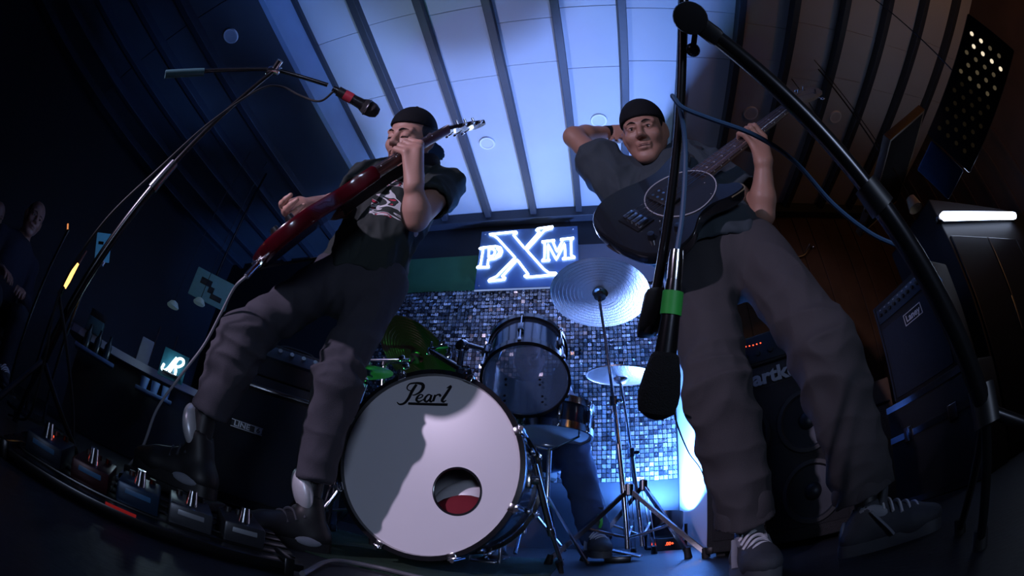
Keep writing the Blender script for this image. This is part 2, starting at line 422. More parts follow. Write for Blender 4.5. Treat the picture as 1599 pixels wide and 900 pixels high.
# ------------------------------------------------------------------ drum kit
mat('drum_shell', (.035, .05, .085), .18, metal=.35, noise=.35, nscale=5, coat=.6)
mat('hoop_black', (.012, .012, .015), .22, coat=.5, noise=.2)
mat('drum_head_white', (.78, .76, .8), .33, noise=.05, nscale=8, coat=.35)
mat('logo_black', (.008, .008, .01), .4, noise=.2)
mat('shell_inside', (.2, .12, .07), .5, noise=.4, nscale=12)
mat('red_felt', (.22, .012, .025), .9, noise=.2)
mat('cymbal', (.55, .52, .5), .3, metal=1., noise=.25, nscale=14, bump=.12, bscale=120)
mat('cymbal_dark', (.13, .09, .07), .36, metal=.9, noise=.4, nscale=10, bump=.15, bscale=100)
def film(name, tr, col, rough):
    m = bpy.data.materials.new(name); m.use_nodes = True; nt = m.node_tree; p = nt.nodes['Principled BSDF']
    p.inputs['Base Color'].default_value = (*col, 1); p.inputs['Roughness'].default_value = rough; p.inputs['Alpha'].default_value = tr
    n = nt.nodes.new('ShaderNodeTexNoise'); n.inputs['Scale'].default_value = 3
    mp = nt.nodes.new('ShaderNodeMapRange'); mp.inputs[3].default_value = tr * .8; mp.inputs[4].default_value = min(1, tr * 1.2)
    nt.links.new(n.outputs['Fac'], mp.inputs[0]); nt.links.new(mp.outputs[0], p.inputs['Alpha'])
    MATS[name] = m; return m
film('clear_head', .34, (.16, .26, .48), .08)

def lug(parent, p, axis, out, L=.07):
    b = MB(); u = np.cross(unit(axis), unit(out))
    b.box(p + out * .009, (.022, L, .018), (u, unit(axis), out), .006)
    return b.build('lug', MATS['dark_chrome'], parent)

# bass drum: axis +Y, front head to the camera
DC = V(-.482, 1.207, .328); DR = .279; DL = .42; AY = V(0, 1, 0)
BD = thing('bass_drum', 'large bass drum with white front head lettered Pearl and round port hole', 'drum', V(DC[0], DC[1] + DL / 2, 0))
b = MB(); b.lathe([(DR - .006, .0), (DR, .0), (DR, DL), (DR - .006, DL), (DR - .006, 0)], DC + AY * .012, AY, 72); b.build('shell', MATS['drum_shell'], BD)
for y0, nm in ((-.022, 'front_hoop'), (DL - .012, 'rear_hoop')):
    b = MB(); b.lathe([(DR + .004, 0), (DR + .019, .002), (DR + .021, .02), (DR + .019, .038), (DR + .004, .04), (DR + .002, .02), (DR + .004, 0)], DC + AY * y0, AY, 72); b.build(nm, MATS['hoop_black'], BD)
# front head with an off-centre port
PH = at_y(714, 768, DC[1]); ph = (PH[0] - DC[0], PH[2] - DC[2]); pr = .0705
N = 72
def headring(y):
    out = []; inn = []
    for k in range(N):
        a = 2 * math.pi * k / N
        out.append(V(DC[0] + (DR + .004) * math.cos(a), y, DC[2] + (DR + .004) * math.sin(a)))
        inn.append(V(DC[0] + ph[0] + pr * math.cos(a), y, DC[2] + ph[1] + pr * math.sin(a)))
    return out, inn
o1, i1 = headring(DC[1] - .004); o2, i2 = headring(DC[1] - .0025)
b = MB(); fs = []
for k in range(N):
    l = (k + 1) % N
    fs += [(k, l, N + l, N + k), (2 * N + k, 3 * N + k, 3 * N + l, 2 * N + l), (N + k, N + l, 3 * N + l, 3 * N + k)]
b.add(o1 + i1 + o2 + i2, fs); HEAD = b.build('front_head', MATS['drum_head_white'], BD, False)
b = MB(); b.torus(V(PH[0], DC[1] - .004, PH[2]), AY, pr, .0035, 56, 8); b.build('port_ring', MATS['hoop_black'], BD)
b = MB(); b.disc(DC + AY * (DL - .03), AY, DR - .002, 64, .003); b.build('batter_head', MATS['drum_head_white'], BD)
# damping cushion inside the drum: white with a red half
b = MB(); b.ell(V(PH[0] - .01, DC[1] + .075, PH[2] - .092), (.115, .05, .085), (unit((1, 0, .35)), V(0, 1, 0), unit((-.35, 0, 1))), 20, 12); b.build('damping_cushion', MATS['red_felt'], BD)
b = MB(); b.ell(V(PH[0] - .01, DC[1] + .13, PH[2] - .022), (.115, .05, .07), (unit((1, 0, .35)), V(0, 1, 0), unit((-.35, 0, 1))), 20, 12); b.build('cushion_stripe', MATS['drum_head_white'], BD)
# Pearl logo, pen strokes on the head
def lg(zx, zy):
    p = at_y(520 + zx / 5.29, 470 + zy / 5.29, DC[1] - .005); return (p[0], p[2])
s5 = .00047
def stroke(pts, w, nm='logo_stroke', n=6):
    q = curve_pts([V(*lg(*p), 0) for p in pts], n); q = [(a[0], a[1]) for a in q]
    ws = np.interp(np.linspace(0, 1, len(q)), np.linspace(0, 1, len(w)), w) * s5
    LOGO.ribbon(q, ws, (0, DC[1] - .0062, 0), (1, 0, 0), (0, 0, 1), (0, 1, 0), .0018)
LOGO = MB()
stroke([(528, 838), (552, 856), (590, 846), (625, 805), (655, 745), (690, 692)], [5, 12, 16, 20, 22, 18])
stroke([(668, 742), (630, 742), (612, 722), (630, 690), (680, 680), (735, 688), (745, 715), (722, 752), (680, 776), (655, 780)], [4, 7, 8, 9, 12, 22, 24, 16, 9, 6])
stroke([(690, 812), (728, 800), (742, 783), (722, 775), (698, 795), (690, 820), (708, 834), (738, 822), (756, 808)], [5, 7, 9, 8, 14, 17, 12, 7, 4])
stroke([(812, 782), (790, 776), (766, 796), (758, 822), (774, 834), (798, 812), (814, 782), (802, 822), (812, 834), (832, 818)], [8, 9, 14, 17, 12, 9, 14, 17, 12, 4])
stroke([(846, 778), (836, 805), (826, 832)], [14, 17, 16])
stroke([(834, 808), (858, 780), (882, 777), (888, 792)], [4, 8, 14, 15])
stroke([(940, 722), (974, 708), (934, 772), (902, 820), (914, 835), (936, 822)], [5, 16, 20, 19, 12, 4])
stroke([(622, 849), (780, 855), (946, 859)], [17, 17, 17])
LOGO.build('pearl_logo', MATS['logo_black'], BD, False, label='black script lettering Pearl with underline')
for k in range(8):                       # claws, tension rods and lugs
    a = math.radians(22.5 + 45 * k); out = V(math.cos(a), 0, math.sin(a)); tan = np.cross(AY, out)
    for y0, sg_ in ((-.024, 1), (DL + .03, -1)):
        b = MB(); c = DC + out * (DR + .022)
        b.box(c + AY * (y0 + .018 * sg_), (.03, .05, .008), (tan, AY, out), .003)
        b.box(c + AY * y0 - out * .009, (.026, .006, .022), (tan, AY, out), .002)
        b.cyl(c + AY * (y0 + .03 * sg_) + out * .004, c + AY * (y0 + .11 * sg_) + out * .004, .0035, n=8)
        b.cyl(c + AY * (y0 - .012 * sg_) + out * .004, c + AY * (y0 + .03 * sg_) + out * .004, .007, n=8)
        b.build('claw', MATS['chrome'], BD)
        lug(BD, DC + out * DR + AY * (.1 if sg_ > 0 else DL - .1), AY, out, .06)
# spurs
for sx, top, foot in ((1, DC + V(.268, .14, -.01), V(-.09, 1.48, 0)), (-1, DC + V(-.268, .14, -.02), V(-.93, 1.26, .0))):
    b = MB(); b.box(top + V(sx * .012, 0, 0), (.035, .06, .06), None, .008); b.cyl(top + V(sx * .01, 0, 0), top + V(sx * .05, 0, 0), .018, n=14); b.build('spur_bracket', MATS['chrome'], BD)
    q = top + V(sx * .045, 0, 0); d = unit(foot - q)
    b = MB(); b.cyl(q - d * .05, q + (foot - q) * .55, .0105, n=12); b.cyl(q + (foot - q) * .5, foot + V(0, 0, .03), .0075, n=12)
    b.cyl(q + (foot - q) * .53 - d * .012, q + (foot - q) * .53 + d * .012, .014, n=12); b.build('spur', MATS['chrome'], BD)
    b = MB(); b.cyl(foot + V(0, 0, .0) - d * 0, foot - d * .05, .008, .013, 12); b.build('spur_foot', MATS['black_rubber'], BD)
# tom mount on top of the shell
tm = V(-.46, 1.42, DC[2] + DR)
TM = thing('tom_mount', 'chrome double tom mount on top of the bass drum', 'drum hardware', tm)
b = MB(); b.box(tm + V(0, 0, .01), (.09, .08, .03), None, .01); b.cyl(tm, tm + V(0, 0, .12), .016, n=16); b.box(tm + V(0, 0, .09), (.05, .045, .04), None, .008); b.build('base', MATS['chrome'], TM)
J1 = at_y(722, 541, 1.43); J2 = at_y(760, 548, 1.44)
b = MB(); b.cyl(at_y(714, 600, 1.43), J1, .0125, n=14); b.lathe([(.0, -.02), (.02, -.018), (.026, -.01), (.026, .01), (.02, .018), (.0, .02)], J1, (.35, 1, 0), 20); b.build('arm_post', MATS['chrome'], TM)
b = MB(); b.cyl(J1 + V(0, 0, .01), J2, .011, n=14); b.build('arm', MATS['chrome'], TM)
for px, py in ((672, 548), (690, 536), (700, 556)):
    b = MB(); c = at_y(px, py, 1.46); b.box(c, (.03, .02, .03), (unit((1, .3, .4)), unit((-.3, 1, 0)), V(0, 0, 1)), .008); b.cyl(c, c + V(.01, -.02, .03), .005, n=8); b.build('clamp', MATS['chrome'], TM)
b = MB(); b.tube([tm + V(0, 0, .1), at_y(672, 548, 1.46), at_y(700, 540, 1.46)], .012, 10); b.build('second_arm', MATS['dark_chrome'], TM)

# rack tom
def drum(name, label, c, w, r, depth, shell, headm, nl=6, top_head='clear_head', group=None, base=None, rim='chrome'):
    w = unit(w); u, v, _ = frame(w)
    T = thing(name, label, 'drum', base if base is not None else c, group)
    b = MB(); b.lathe([(r - .005, .008), (r, .008), (r, depth - .008), (r - .005, depth - .008), (r - .005, .008)], c, w, 56); b.build('shell', MATS[shell], T)
    for h, nm in ((0, 'lower_hoop'), (depth - .03, 'upper_hoop')):
        b = MB(); b.lathe([(r + .002, 0), (r + .012, .0), (r + .012, .03), (r + .002, .03), (r + .004, .015), (r + .002, 0)], c + w * h, w, 56); b.build(nm, MATS[rim], T)
    b = MB(); b.disc(c + w * .006, w, r + .002, 56, .001); b.build('resonant_head', MATS[headm], T, False)
    b = MB(); b.disc(c + w * (depth - .006), w, r + .002, 56, .001); b.build('batter_head', MATS[top_head], T, False)
    for k in range(nl):
        a = 2 * math.pi * (k + .35) / nl; out = u * math.cos(a) + v * math.sin(a)
        L = lug(T, c + w * depth / 2 + out * r, w, out, .055)
        b = MB(); b.cyl(c + out * (r + .012) + w * .004, c + out * (r + .012) + w * (depth - .004), .0032, n=6)
        b.box(c + out * (r + .014) + w * .012, (.012, .02, .012), (np.cross(w, out), w, out), .002); b.box(c + out * (r + .014) + w * (depth - .012), (.012, .02, .012), (np.cross(w, out), w, out), .002)
        b.build('tension_rod', MATS['chrome'], T)
    return T
az = math.radians(-9); te = math.radians(52)
TW = V(math.sin(az) * math.cos(te), math.cos(az) * math.cos(te), math.sin(te))
TC = at_y(820, 597, 1.41)
TOM = drum('rack_tom', 'clear-headed rack tom mounted above right side of the bass drum', TC, TW, .147, .235, 'drum_shell', 'clear_head', 6, rim='hoop_black')
u, v, _ = frame(TW)
for px, py in ((790, 592), (790, 601), (788, 618), (788, 626), (843, 593), (843, 601), (847, 619), (847, 628)):
    d = ray(px, py); t = ((TC - CAM) @ TW) / (d @ TW); dots = MB(); dots.disc(CAM + d * t - TW * .001, TW, .0045, 10, .001); dots.build('print_dot', MATS['logo_black'], TOM, False)
# bright badge panel on the tom's shell is the shell itself; bracket to the arm
b = MB(); c = J2 + V(.02, .0, -.01); b.box(c, (.07, .04, .05), (unit((1, .2, -.4)), unit((-.2, 1, 0)), unit((.4, 0, 1))), .01); b.build('bracket', MATS['chrome'], TOM)

# snare drum behind, on its stand
SN = V(-.19, 1.86, .565)
SD = drum('snare_drum', 'dark snare drum on a stand behind the rack tom', SN, (0.05, .06, 1), .178, .14, 'drum_shell', 'drum_head_white', 8, 'drum_head_white', base=V(SN[0], SN[1], 0))
b = MB(); b.cyl(SN + V(0, 0, -.05), V(SN[0], SN[1], .18), .011, n=12); b.build('stand_post', MATS['chrome'], SD)
for k in range(3):
    a = math.radians(80 + 120 * k); e = V(SN[0] + .24 * math.cos(a), SN[1] + .24 * math.sin(a), .012)
    b = MB(); b.tube([V(SN[0], SN[1], .3), e], .008, 8); b.build('stand_leg', MATS['chrome'], SD)
    b = MB(); e2 = SN + V(.17 * math.cos(a), .17 * math.sin(a), .01); b.tube([SN + V(0, 0, -.06), e2 - V(0, 0, .03), e2 + V(0, 0, .02)], .006, 8); b.build('basket_arm', MATS['chrome'], SD)
# floor tom to the far side
drumF = drum('floor_tom', 'floor tom with dark shell behind the bass drum on the guitar side', V(-1.0, 2.3, .2), (0, 0, 1), .19, .36, 'drum_shell', 'drum_head_white', 6, 'drum_head_white', base=V(-1.0, 2.3, 0))
for k in range(3):
    a = math.radians(30 + 120 * k); p = V(-1.0 + .205 * math.cos(a), 2.3 + .205 * math.sin(a), 0)
    b = MB(); b.cyl(p, p + V(0, 0, .45), .006, n=8); b.build('leg', MATS['chrome'], drumF)

# cymbals
def cymbal(name, label, c, nrm, R, m='cymbal', stand=None, bell=.16, bow=.05, group=None, tripod=True, foot=None, two=False, legs=(20, 140, 260), spread=.3, collar=.3, bent=None):
    """disc cymbal seen from below on its stand; stand = foot point on the floor"""
    n = unit(nrm); base = foot if foot is not None else c
    T = thing(name, label, 'cymbal', V(base[0], base[1], 0), group)
    rb = R * bell
    prof = [(.006, .028), (rb * .55, .024), (rb * .9, .010), (rb, .0)] + [(rb + (R - rb) * t, -bow * R * (t ** 1.6)) for t in np.linspace(.1, 1, 10)]
    prof2 = [(r, h - .0016) for r, h in prof[::-1]]
    b = MB(); b.lathe(prof + prof2, c, n, 80); CY = b.build('cymbal_plate', MATS[m], T)
    gr = MB()
    for t in np.linspace(.25, .97, 9):
        r = rb + (R - rb) * t; gr.torus(c + n * (-bow * R * t ** 1.6 - .0018), n, r, .0007, 72, 4)
    gr.build('groove', MATS[m], CY)
    if two:
        b = MB(); b.lathe([(r, -h - .03) for r, h in prof] + [(r, -h - .0284) for r, h in prof[::-1]], c, n, 80); b.build('bottom_plate', MATS[m], T)
    b = MB(); b.lathe([(.004, .06), (.012, .058), (.013, .045), (.02, .04), (.02, .028), (.004, .026)], c, n, 16); b.build('wing_nut', MATS['chrome'], T)
    b = MB(); b.lathe([(.004, .0), (.02, -.002), (.02, -.02), (.03, -.022), (.03, -.028), (.009, -.03), (.008, -.06)], c, n, 18); b.build('felt_cup', MATS['black_rubber'], T)
    if foot is not None:
        f = V(foot[0], foot[1], 0)
        tp = c - n * .06
        path = [tp] + ([bent] if bent is not None else []) + [f + V(0, 0, .06)]
        b = MB(); b.tube([tp, path[1]] if bent is not None else [tp, tp + (path[1] - tp) * .45], .0075, 12)
        if bent is None: b.tube([tp + (path[1] - tp) * .42, path[1]], .0115, 14)
        else: b.tube([bent, f + V(0, 0, .06)], .0115, 14)
        b.build('pole', MATS['chrome'], T)
        mid = tp + (path[1] - tp) * .43 if bent is None else bent
        b = MB(); b.lathe([(.008, -.025), (.019, -.022), (.019, .02), (.012, .025)], mid, (0, 0, 1), 14); b.box(mid + V(.025, 0, 0), (.03, .008, .018), None, .003); b.build('height_collar', MATS['dark_chrome'], T)
        if tripod:
            hub = f + V(0, 0, collar); low = f + V(0, 0, .11)
            b = MB(); b.lathe([(.012, -.03), (.022, -.026), (.022, .02), (.013, .026)], hub, (0, 0, 1), 14); b.build('leg_collar', MATS['dark_chrome'], T)
            for a in legs:
                a = math.radians(a); d = V(math.cos(a), math.sin(a), 0); e = f + d * spread + V(0, 0, .02)
                lm = MB(); tang = V(-d[1], d[0], 0); dd = unit(e - hub)
                lm.box((hub + e) / 2 + tang * .009, (np.linalg.norm(e - hub), .003, .018), (dd, tang, np.cross(dd, tang)))
                lm.box((hub + e) / 2 - tang * .009, (np.linalg.norm(e - hub), .003, .018), (dd, tang, np.cross(dd, tang)))
                mp = hub + (e - hub) * .55
                lm.tube([low, mp], .006, 8)
                L = lm.build('leg', MATS['chrome'], T)
                b = MB(); b.cyl(e + V(0, 0, -.02), e + V(0, 0, .025) - d * .01, .018, .014, 12); b.build('rubber_foot', MATS['black_rubber'], L)
    return T
RC = at_y(937, 458, 1.9)
cymbal('ride_cymbal', 'large cymbal raised high on chrome stand below neon sign', RC, (.06, .22, 1), .255, 'cymbal', foot=(.155, 1.9), legs=(200, 335, 80), spread=.34, collar=.33)
HC = at_y(970, 583, 2.05)
cymbal('hi_hat', 'pair of smaller hi-hat cymbals on a chrome stand under large cymbal', HC, (.06, -.06, 1), .178, 'cymbal', foot=(.235, 2.05), legs=(190, 310, 70), spread=.27, two=True, bow=.09, bell=.22, collar=.36)
CL = at_y(652, 556, 1.86)
cymbal('crash_cymbal', 'dark crash cymbal tilted behind the guitarist beside bass drum', CL, (.35, .45, .82), .245, 'cymbal_dark', foot=(-1.02, 1.97), bent=at_y(600, 566, 1.9), legs=(180, 300, 60), spread=.26)
SPC = at_y(572, 580, 1.56)
cymbal('splash_cymbal', 'small cymbal glowing green left of the bass drum', SPC, (-.12, -.12, 1), .12, 'cymbal', foot=(SPC[0] - .07, 1.5), legs=(170, 290, 50), spread=.24)
b = MB(); p0, p1 = at_y(548, 640, 1.5), at_y(562, 572, 1.5)
# short chrome boom with clamps in front of the small cymbal
HB = thing('cymbal_boom', 'chrome cymbal boom with clamps beside the green cymbal', 'drum hardware', p0)
b.cyl(p0, p1, .013, n=12); b.build('tube', MATS['chrome'], HB)
b = MB(); b.cyl(at_y(545, 562, 1.5), at_y(640, 562, 1.52), .006, n=10); b.build('rod', MATS['chrome'], HB)
for px, py in ((562, 560), (628, 560), (634, 572), (570, 592), (566, 604)):
    b = MB(); b.box(at_y(px, py, 1.5), (.028, .022, .022), (unit((1, 0, .5)), V(0, 1, 0), unit((-.5, 0, 1))), .006); b.build('clamp', MATS['chrome'], HB)
b = MB(); b.cyl(p0, V(p0[0] - .03, 1.5, 0), .009, n=10); b.build('lower_tube', MATS['dark_chrome'], HB)

# pedals and throne
KP = thing('kick_pedal', 'chrome kick pedal behind the bass drum', 'pedal', V(-.40, 1.72, 0))
b = MB(); b.span((-.45, 1.66, 0), (-.35, 1.98, .012), .003); b.build('base_plate', MATS['dark_chrome'], KP)
b = MB(); b.box((-.40, 1.84, .06), (.085, .27, .01), (V(1, 0, 0), unit((0, 1, -.3)), unit((0, .3, 1))), .003); b.build('footboard', MATS['chrome'], KP)
for x in (-.46, -.34): 
    b = MB(); b.cyl((x, 1.70, 0), (x, 1.70, .22), .008, n=10); b.build('upright', MATS['chrome'], KP)
b = MB(); b.cyl((-.46, 1.70, .21), (-.34, 1.70, .21), .007, n=10); b.cyl((-.40, 1.70, .21), (-.40, 1.655, .36), .004, n=8); b.ell((-.40, 1.652, .37), (.022, .02, .025)); b.build('beater', MATS['black_rubber'], KP)
HP = thing('hat_pedal', 'hi-hat pedal at the foot of the stand', 'pedal', V(.20, 1.97, 0))
b = MB(); b.box((.1, 1.99, .05), (.085, .26, .01), (unit((.3, 1, 0)), unit((-1, .3, .25)), V(0, 0, 1)), .003); b.build('footboard', MATS['dark_chrome'], HP)
b = MB(); b.torus(at_y(935, 815, 1.93), (1, .4, 0), .028, .007, 24, 8); b.build('green_glint_ring', mat('glint_green', (.1, .7, .08), .4, noise=.1), HP, label='ring coloured as a green glint')  # green lamp's glint on the hi-hat hardware, put into the ring's colour
b = MB(); b.span((.06, 1.88, 0), (.17, 2.08, .03), .004); b.build('base_plate', MATS['black_metal'], HP)
TH = thing('drum_throne', 'round black drum throne behind the kit', 'stool', V(-.37, 2.48, 0))
b = MB(); b.lathe([(.0, .43), (.15, .43), (.165, .445), (.168, .475), (.15, .50), (0, .505)], (-.37, 2.48, 0), (0, 0, 1), 32); b.build('seat', MATS['black_rubber'], TH)
b = MB(); b.cyl((-.37, 2.48, .12), (-.37, 2.48, .44), .014, n=12); b.build('post', MATS['chrome'], TH)
for k in range(3):
    a = math.radians(30 + 120 * k); b = MB(); b.tube([(-.37, 2.48, .3), (-.37 + .26 * math.cos(a), 2.48 + .26 * math.sin(a), .012)], .01, 8); b.build('leg', MATS['chrome'], TH)
# green rug under the kit
mat('green_rug', (.015, .06, .03), .95, noise=.6, nscale=30, bump=.6, bscale=300)
b = MB(); b.span((-1.35, 1.0, 0), (-.12, 2.1, .003)); tag(b.build('stage_rug', MATS['green_rug'], smooth=False), 'dark green rug under the drum kit', 'rug')
# ------------------------------------------------------------------ implicit surfaces for bodies and clothes
class Field:
    def __init__(s, lo, hi, vox):
        s.lo = np.array(lo, np.float32); s.vox = vox
        s.n = np.ceil((np.array(hi) - s.lo) / vox).astype(int) + 1
        s.d = np.full(s.n, .08, np.float32)
    def _blk(s, a, b):
        i0 = np.maximum(np.floor((a - s.lo) / s.vox).astype(int), 0); i1 = np.minimum(np.ceil((b - s.lo) / s.vox).astype(int) + 1, s.n)
        if (i1 <= i0).any(): return None, None
        g = [(s.lo[k] + s.vox * np.arange(i0[k], i1[k])).astype(np.float32) for k in range(3)]
        P = np.stack(np.meshgrid(*g, indexing='ij'), -1)
        return tuple(slice(i0[k], i1[k]) for k in range(3)), P
    def _mix(s, sl, f, k, sub):
        d = s.d[sl]
        if sub:
            f = -f
            if k > 0:
                h = np.clip(.5 - .5 * (d - f) / k, 0, 1); r = d * (1 - h) + f * h + k * h * (1 - h)
            else: r = np.maximum(d, f)
        else:
            if k > 0:
                h = np.clip(.5 + .5 * (d - f) / k, 0, 1); r = d * (1 - h) + f * h - k * h * (1 - h)
            else: r = np.minimum(d, f)
        s.d[sl] = r
    def cone(s, a, b, ra, rb, k=.02, sub=False, sq=None, flat=False):
        """tapered capsule a-b; sq=(dir, factor) squashes the section along dir; flat cuts the ends straight"""
        a, b = np.array(a, np.float32), np.array(b, np.float32); m = max(ra, rb) * 1.3 + k + 3 * s.vox
        if sq: m = max(m, max(ra, rb) * 1.3 * max(1, sq[1]) + k)
        sl, P = s._blk(np.minimum(a, b) - m, np.maximum(a, b) + m)
        if sl is None: return s
        ab = b - a; L = float(np.linalg.norm(ab)) + 1e-9; w = ab / L
        Q = P - a; t = Q @ w
        R = Q - np.clip(t, 0, L)[..., None] * w if not flat else Q - t[..., None] * w
        if sq:
            u = np.array(unit(sq[0]), np.float32); c = R @ u; R = R + (c * (1 / sq[1] - 1))[..., None] * u
        rad = np.sqrt((R * R).sum(-1)); tt = np.clip(t / L, 0, 1)
        f = rad - (ra + (rb - ra) * tt)
        if flat: f = np.maximum(f, np.abs(t - L / 2) - L / 2)
        s._mix(sl, f.astype(np.float32), k, sub); return s
    def ell(s, c, rad, ax=None, k=.02, sub=False):
        c = np.array(c, np.float32); rad = np.array(rad, np.float32); A = np.array(ax if ax is not None else np.eye(3), np.float32)
        m = float(rad.max()) + k + 3 * s.vox
        sl, P = s._blk(c - m, c + m)
        if sl is None: return s
        q = (P - c) @ A.T; k0 = np.sqrt(((q / rad) ** 2).sum(-1)); k1 = np.sqrt(((q / rad ** 2) ** 2).sum(-1)) + 1e-9
        s._mix(sl, (k0 * (k0 - 1) / k1).astype(np.float32), k, sub); return s
    def plane(s, p, n):
        """keep the side n points away from"""
        n = unit(n)
        X = [(s.lo[k] + s.vox * np.arange(s.n[k])).astype(np.float32) for k in range(3)]
        f = (X[0] - p[0])[:, None, None] * n[0] + (X[1] - p[1])[None, :, None] * n[1] + (X[2] - p[2])[None, None, :] * n[2]
        s.d = np.maximum(s.d, f.astype(np.float32)); return s
    def hollow(s, th):
        s.d = np.maximum(s.d, -(s.d + th)); return s
    def chain(s, pts, k=.02):
        for (a, ra), (b, rb) in zip(pts[:-1], pts[1:]): s.cone(a, b, ra, rb, k)
        return s
    def mesh(s):
        d = s.d; d[0] = d[-1] = .05; d[:, 0] = d[:, -1] = .05; d[:, :, 0] = d[:, :, -1] = .05
        g = d < 0
        al = None; an = None
        for i in (0, 1):
            for j in (0, 1):
                for k in (0, 1):
                    q = g[i:g.shape[0] - 1 + i, j:g.shape[1] - 1 + j, k:g.shape[2] - 1 + k]
                    al = q.copy() if al is None else al & q; an = q.copy() if an is None else an | q
        act = an & ~al
        idx = np.argwhere(act); cid = np.full(act.shape, -1, np.int32); cid[act] = np.arange(len(idx))
        acc = np.zeros((len(idx), 3), np.float32); cnt = np.zeros(len(idx), np.float32)
        C = [(i, j, k) for i in (0, 1) for j in (0, 1) for k in (0, 1)]
        dv = {c: d[idx[:, 0] + c[0], idx[:, 1] + c[1], idx[:, 2] + c[2]] for c in C}
        for c in C:
            for ax in range(3):
                if c[ax] == 0:
                    e = list(c); e[ax] = 1; e = tuple(e); A, B = dv[c], dv[e]; m = (A < 0) != (B < 0)
                    t = np.where(m, A / np.where(np.abs(A - B) < 1e-9, 1, A - B), 0)
                    p = np.array(c, np.float32)[None].repeat(len(idx), 0); p[:, ax] = t
                    acc += p * m[:, None]; cnt += m
        vs = s.lo + s.vox * (idx + acc / cnt[:, None])
        F = []
        for ax in range(3):
            o1, o2 = [(1, 2), (2, 0), (0, 1)][ax]
            sl0 = [slice(None)] * 3; sl1 = [slice(None)] * 3; sl0[ax] = slice(0, -1); sl1[ax] = slice(1, None)
            a, b = g[tuple(sl0)], g[tuple(sl1)]; e = np.argwhere(a != b); inside = a[tuple(e.T)]
            q = []
            for (x, y) in ((0, 0), (-1, 0), (-1, -1), (0, -1)):
                c = e.copy(); c[:, o1] += x; c[:, o2] += y; q.append(cid[tuple(np.clip(c, 0, np.array(cid.shape) - 1).T)])
            q = np.stack(q, 1); q[~inside] = q[~inside][:, ::-1]
            F.append(q[(q >= 0).all(1)])
        return vs, np.concatenate(F)
def smooth_verts(vs, fs, it=1, lam=.5):
    E = np.concatenate([fs[:, [0, 1]], fs[:, [1, 2]], fs[:, [2, 3]], fs[:, [3, 0]]])
    for _ in range(it):
        acc = np.zeros_like(vs); n = np.zeros(len(vs))
        np.add.at(acc, E[:, 0], vs[E[:, 1]]); np.add.at(acc, E[:, 1], vs[E[:, 0]]); np.add.at(n, E[:, 0], 1); np.add.at(n, E[:, 1], 1)
        vs = vs + lam * (acc / np.maximum(n, 1)[:, None] - vs)
    return vs
def field_obj(fd, name, m, parent, folds=None, smooth=1, label=None):
    vs, fs = fd.mesh(); vs = smooth_verts(vs.astype(float), fs, smooth)
    base = BASE[parent.name]
    me = bpy.data.meshes.new(name)
    me.vertices.add(len(vs)); me.vertices.foreach_set('co', (vs - base).ravel())
    me.loops.add(fs.size); me.loops.foreach_set('vertex_index', fs.ravel().astype(np.int32))
    me.polygons.add(len(fs)); me.polygons.foreach_set('loop_start', np.arange(0, fs.size, 4, dtype=np.int32)); me.polygons.foreach_set('loop_total', np.full(len(fs), 4, np.int32))
    me.update(calc_edges=True); me.validate()
    if folds:
        nr = np.zeros(len(me.vertices) * 3, np.float32); me.vertices.foreach_get('normal', nr); nr = nr.reshape(-1, 3)
        co = np.zeros(len(me.vertices) * 3, np.float32); me.vertices.foreach_get('co', co); co = co.reshape(-1, 3)
        out = np.zeros(len(co), np.float32)
        for amp, sc, off, zone in folds:
            S = Vector(sc)
            for i in range(len(co)):
                q = Vector(co[i] + off); z = zone(co[i]) if zone else 1.
                if z > .02:
                    q += mnoise.noise_vector(q * 5) * .05
                    x = mnoise.noise(Vector((q.x * S.x, q.y * S.y, q.z * S.z)))
                    out[i] += amp * z * (.45 - abs(x) * 2.4)
        co += nr * out[:, None]; me.vertices.foreach_set('co', co.ravel()); me.update()
    me.polygons.foreach_set('use_smooth', np.ones(len(me.polygons), bool))
    me.materials.append(MATS[m] if isinstance(m, str) else m)
    o = bpy.data.objects.new(name, me); COL.objects.link(o); o.parent = parent; BASE[o.name] = base
    if label: o['label'] = label
    return o

mat('skin_a', (.47, .26, .2), .5, noise=.12, nscale=18, bump=.05, bscale=250, sss=.08)
mat('skin_b', (.35, .185, .135), .5, noise=.12, nscale=18, bump=.05, bscale=250, sss=.08)
mat('hair_black', (.008, .007, .008), .5, noise=.4, nscale=200, bump=.6, bscale=300)
mat('lash', (.01, .008, .008), .6, noise=.2)
mat('lip', (.27, .12, .11), .4, noise=.15)
mat('eye_white', (.6, .58, .58), .2, noise=.05)
mat('iris', (.02, .012, .01), .1, noise=.1)
mat('cap_black', (.01, .011, .014), .85, spec=.15, bump=.3, bscale=500, noise=.3)
mat('denim_grey', (.056, .054, .07), .85, noise=.35, nscale=18, bump=.35, bscale=700)
mat('twill_brown', (.047, .044, .05), .85, noise=.25, nscale=14, bump=.3, bscale=700)
mat('shirt_teal', (.032, .047, .06), .85, noise=.2, nscale=20, bump=.2, bscale=600)
mat('shirt_plain', (.3, .32, .4), .85, noise=.2, nscale=20)
mat('jean_blue', (.05, .08, .16), .85, noise=.3, nscale=20, bump=.3, bscale=600)
mat('shoe_black', (.015, .015, .018), .5, noise=.4, nscale=60)
mat('shoe_silver', (.8, .82, .86), .35, metal=.35, noise=.2, nscale=50)
mat('shoe_grey', (.06, .065, .08), .7, noise=.3, nscale=60, bump=.2, bscale=400)
mat('shoe_panel', (.26, .28, .33), .6, noise=.2)
mat('sole_white', (.09, .095, .11), .6, noise=.2, nscale=30)
mat('lace_white', (.62, .62, .68), .8, noise=.1)

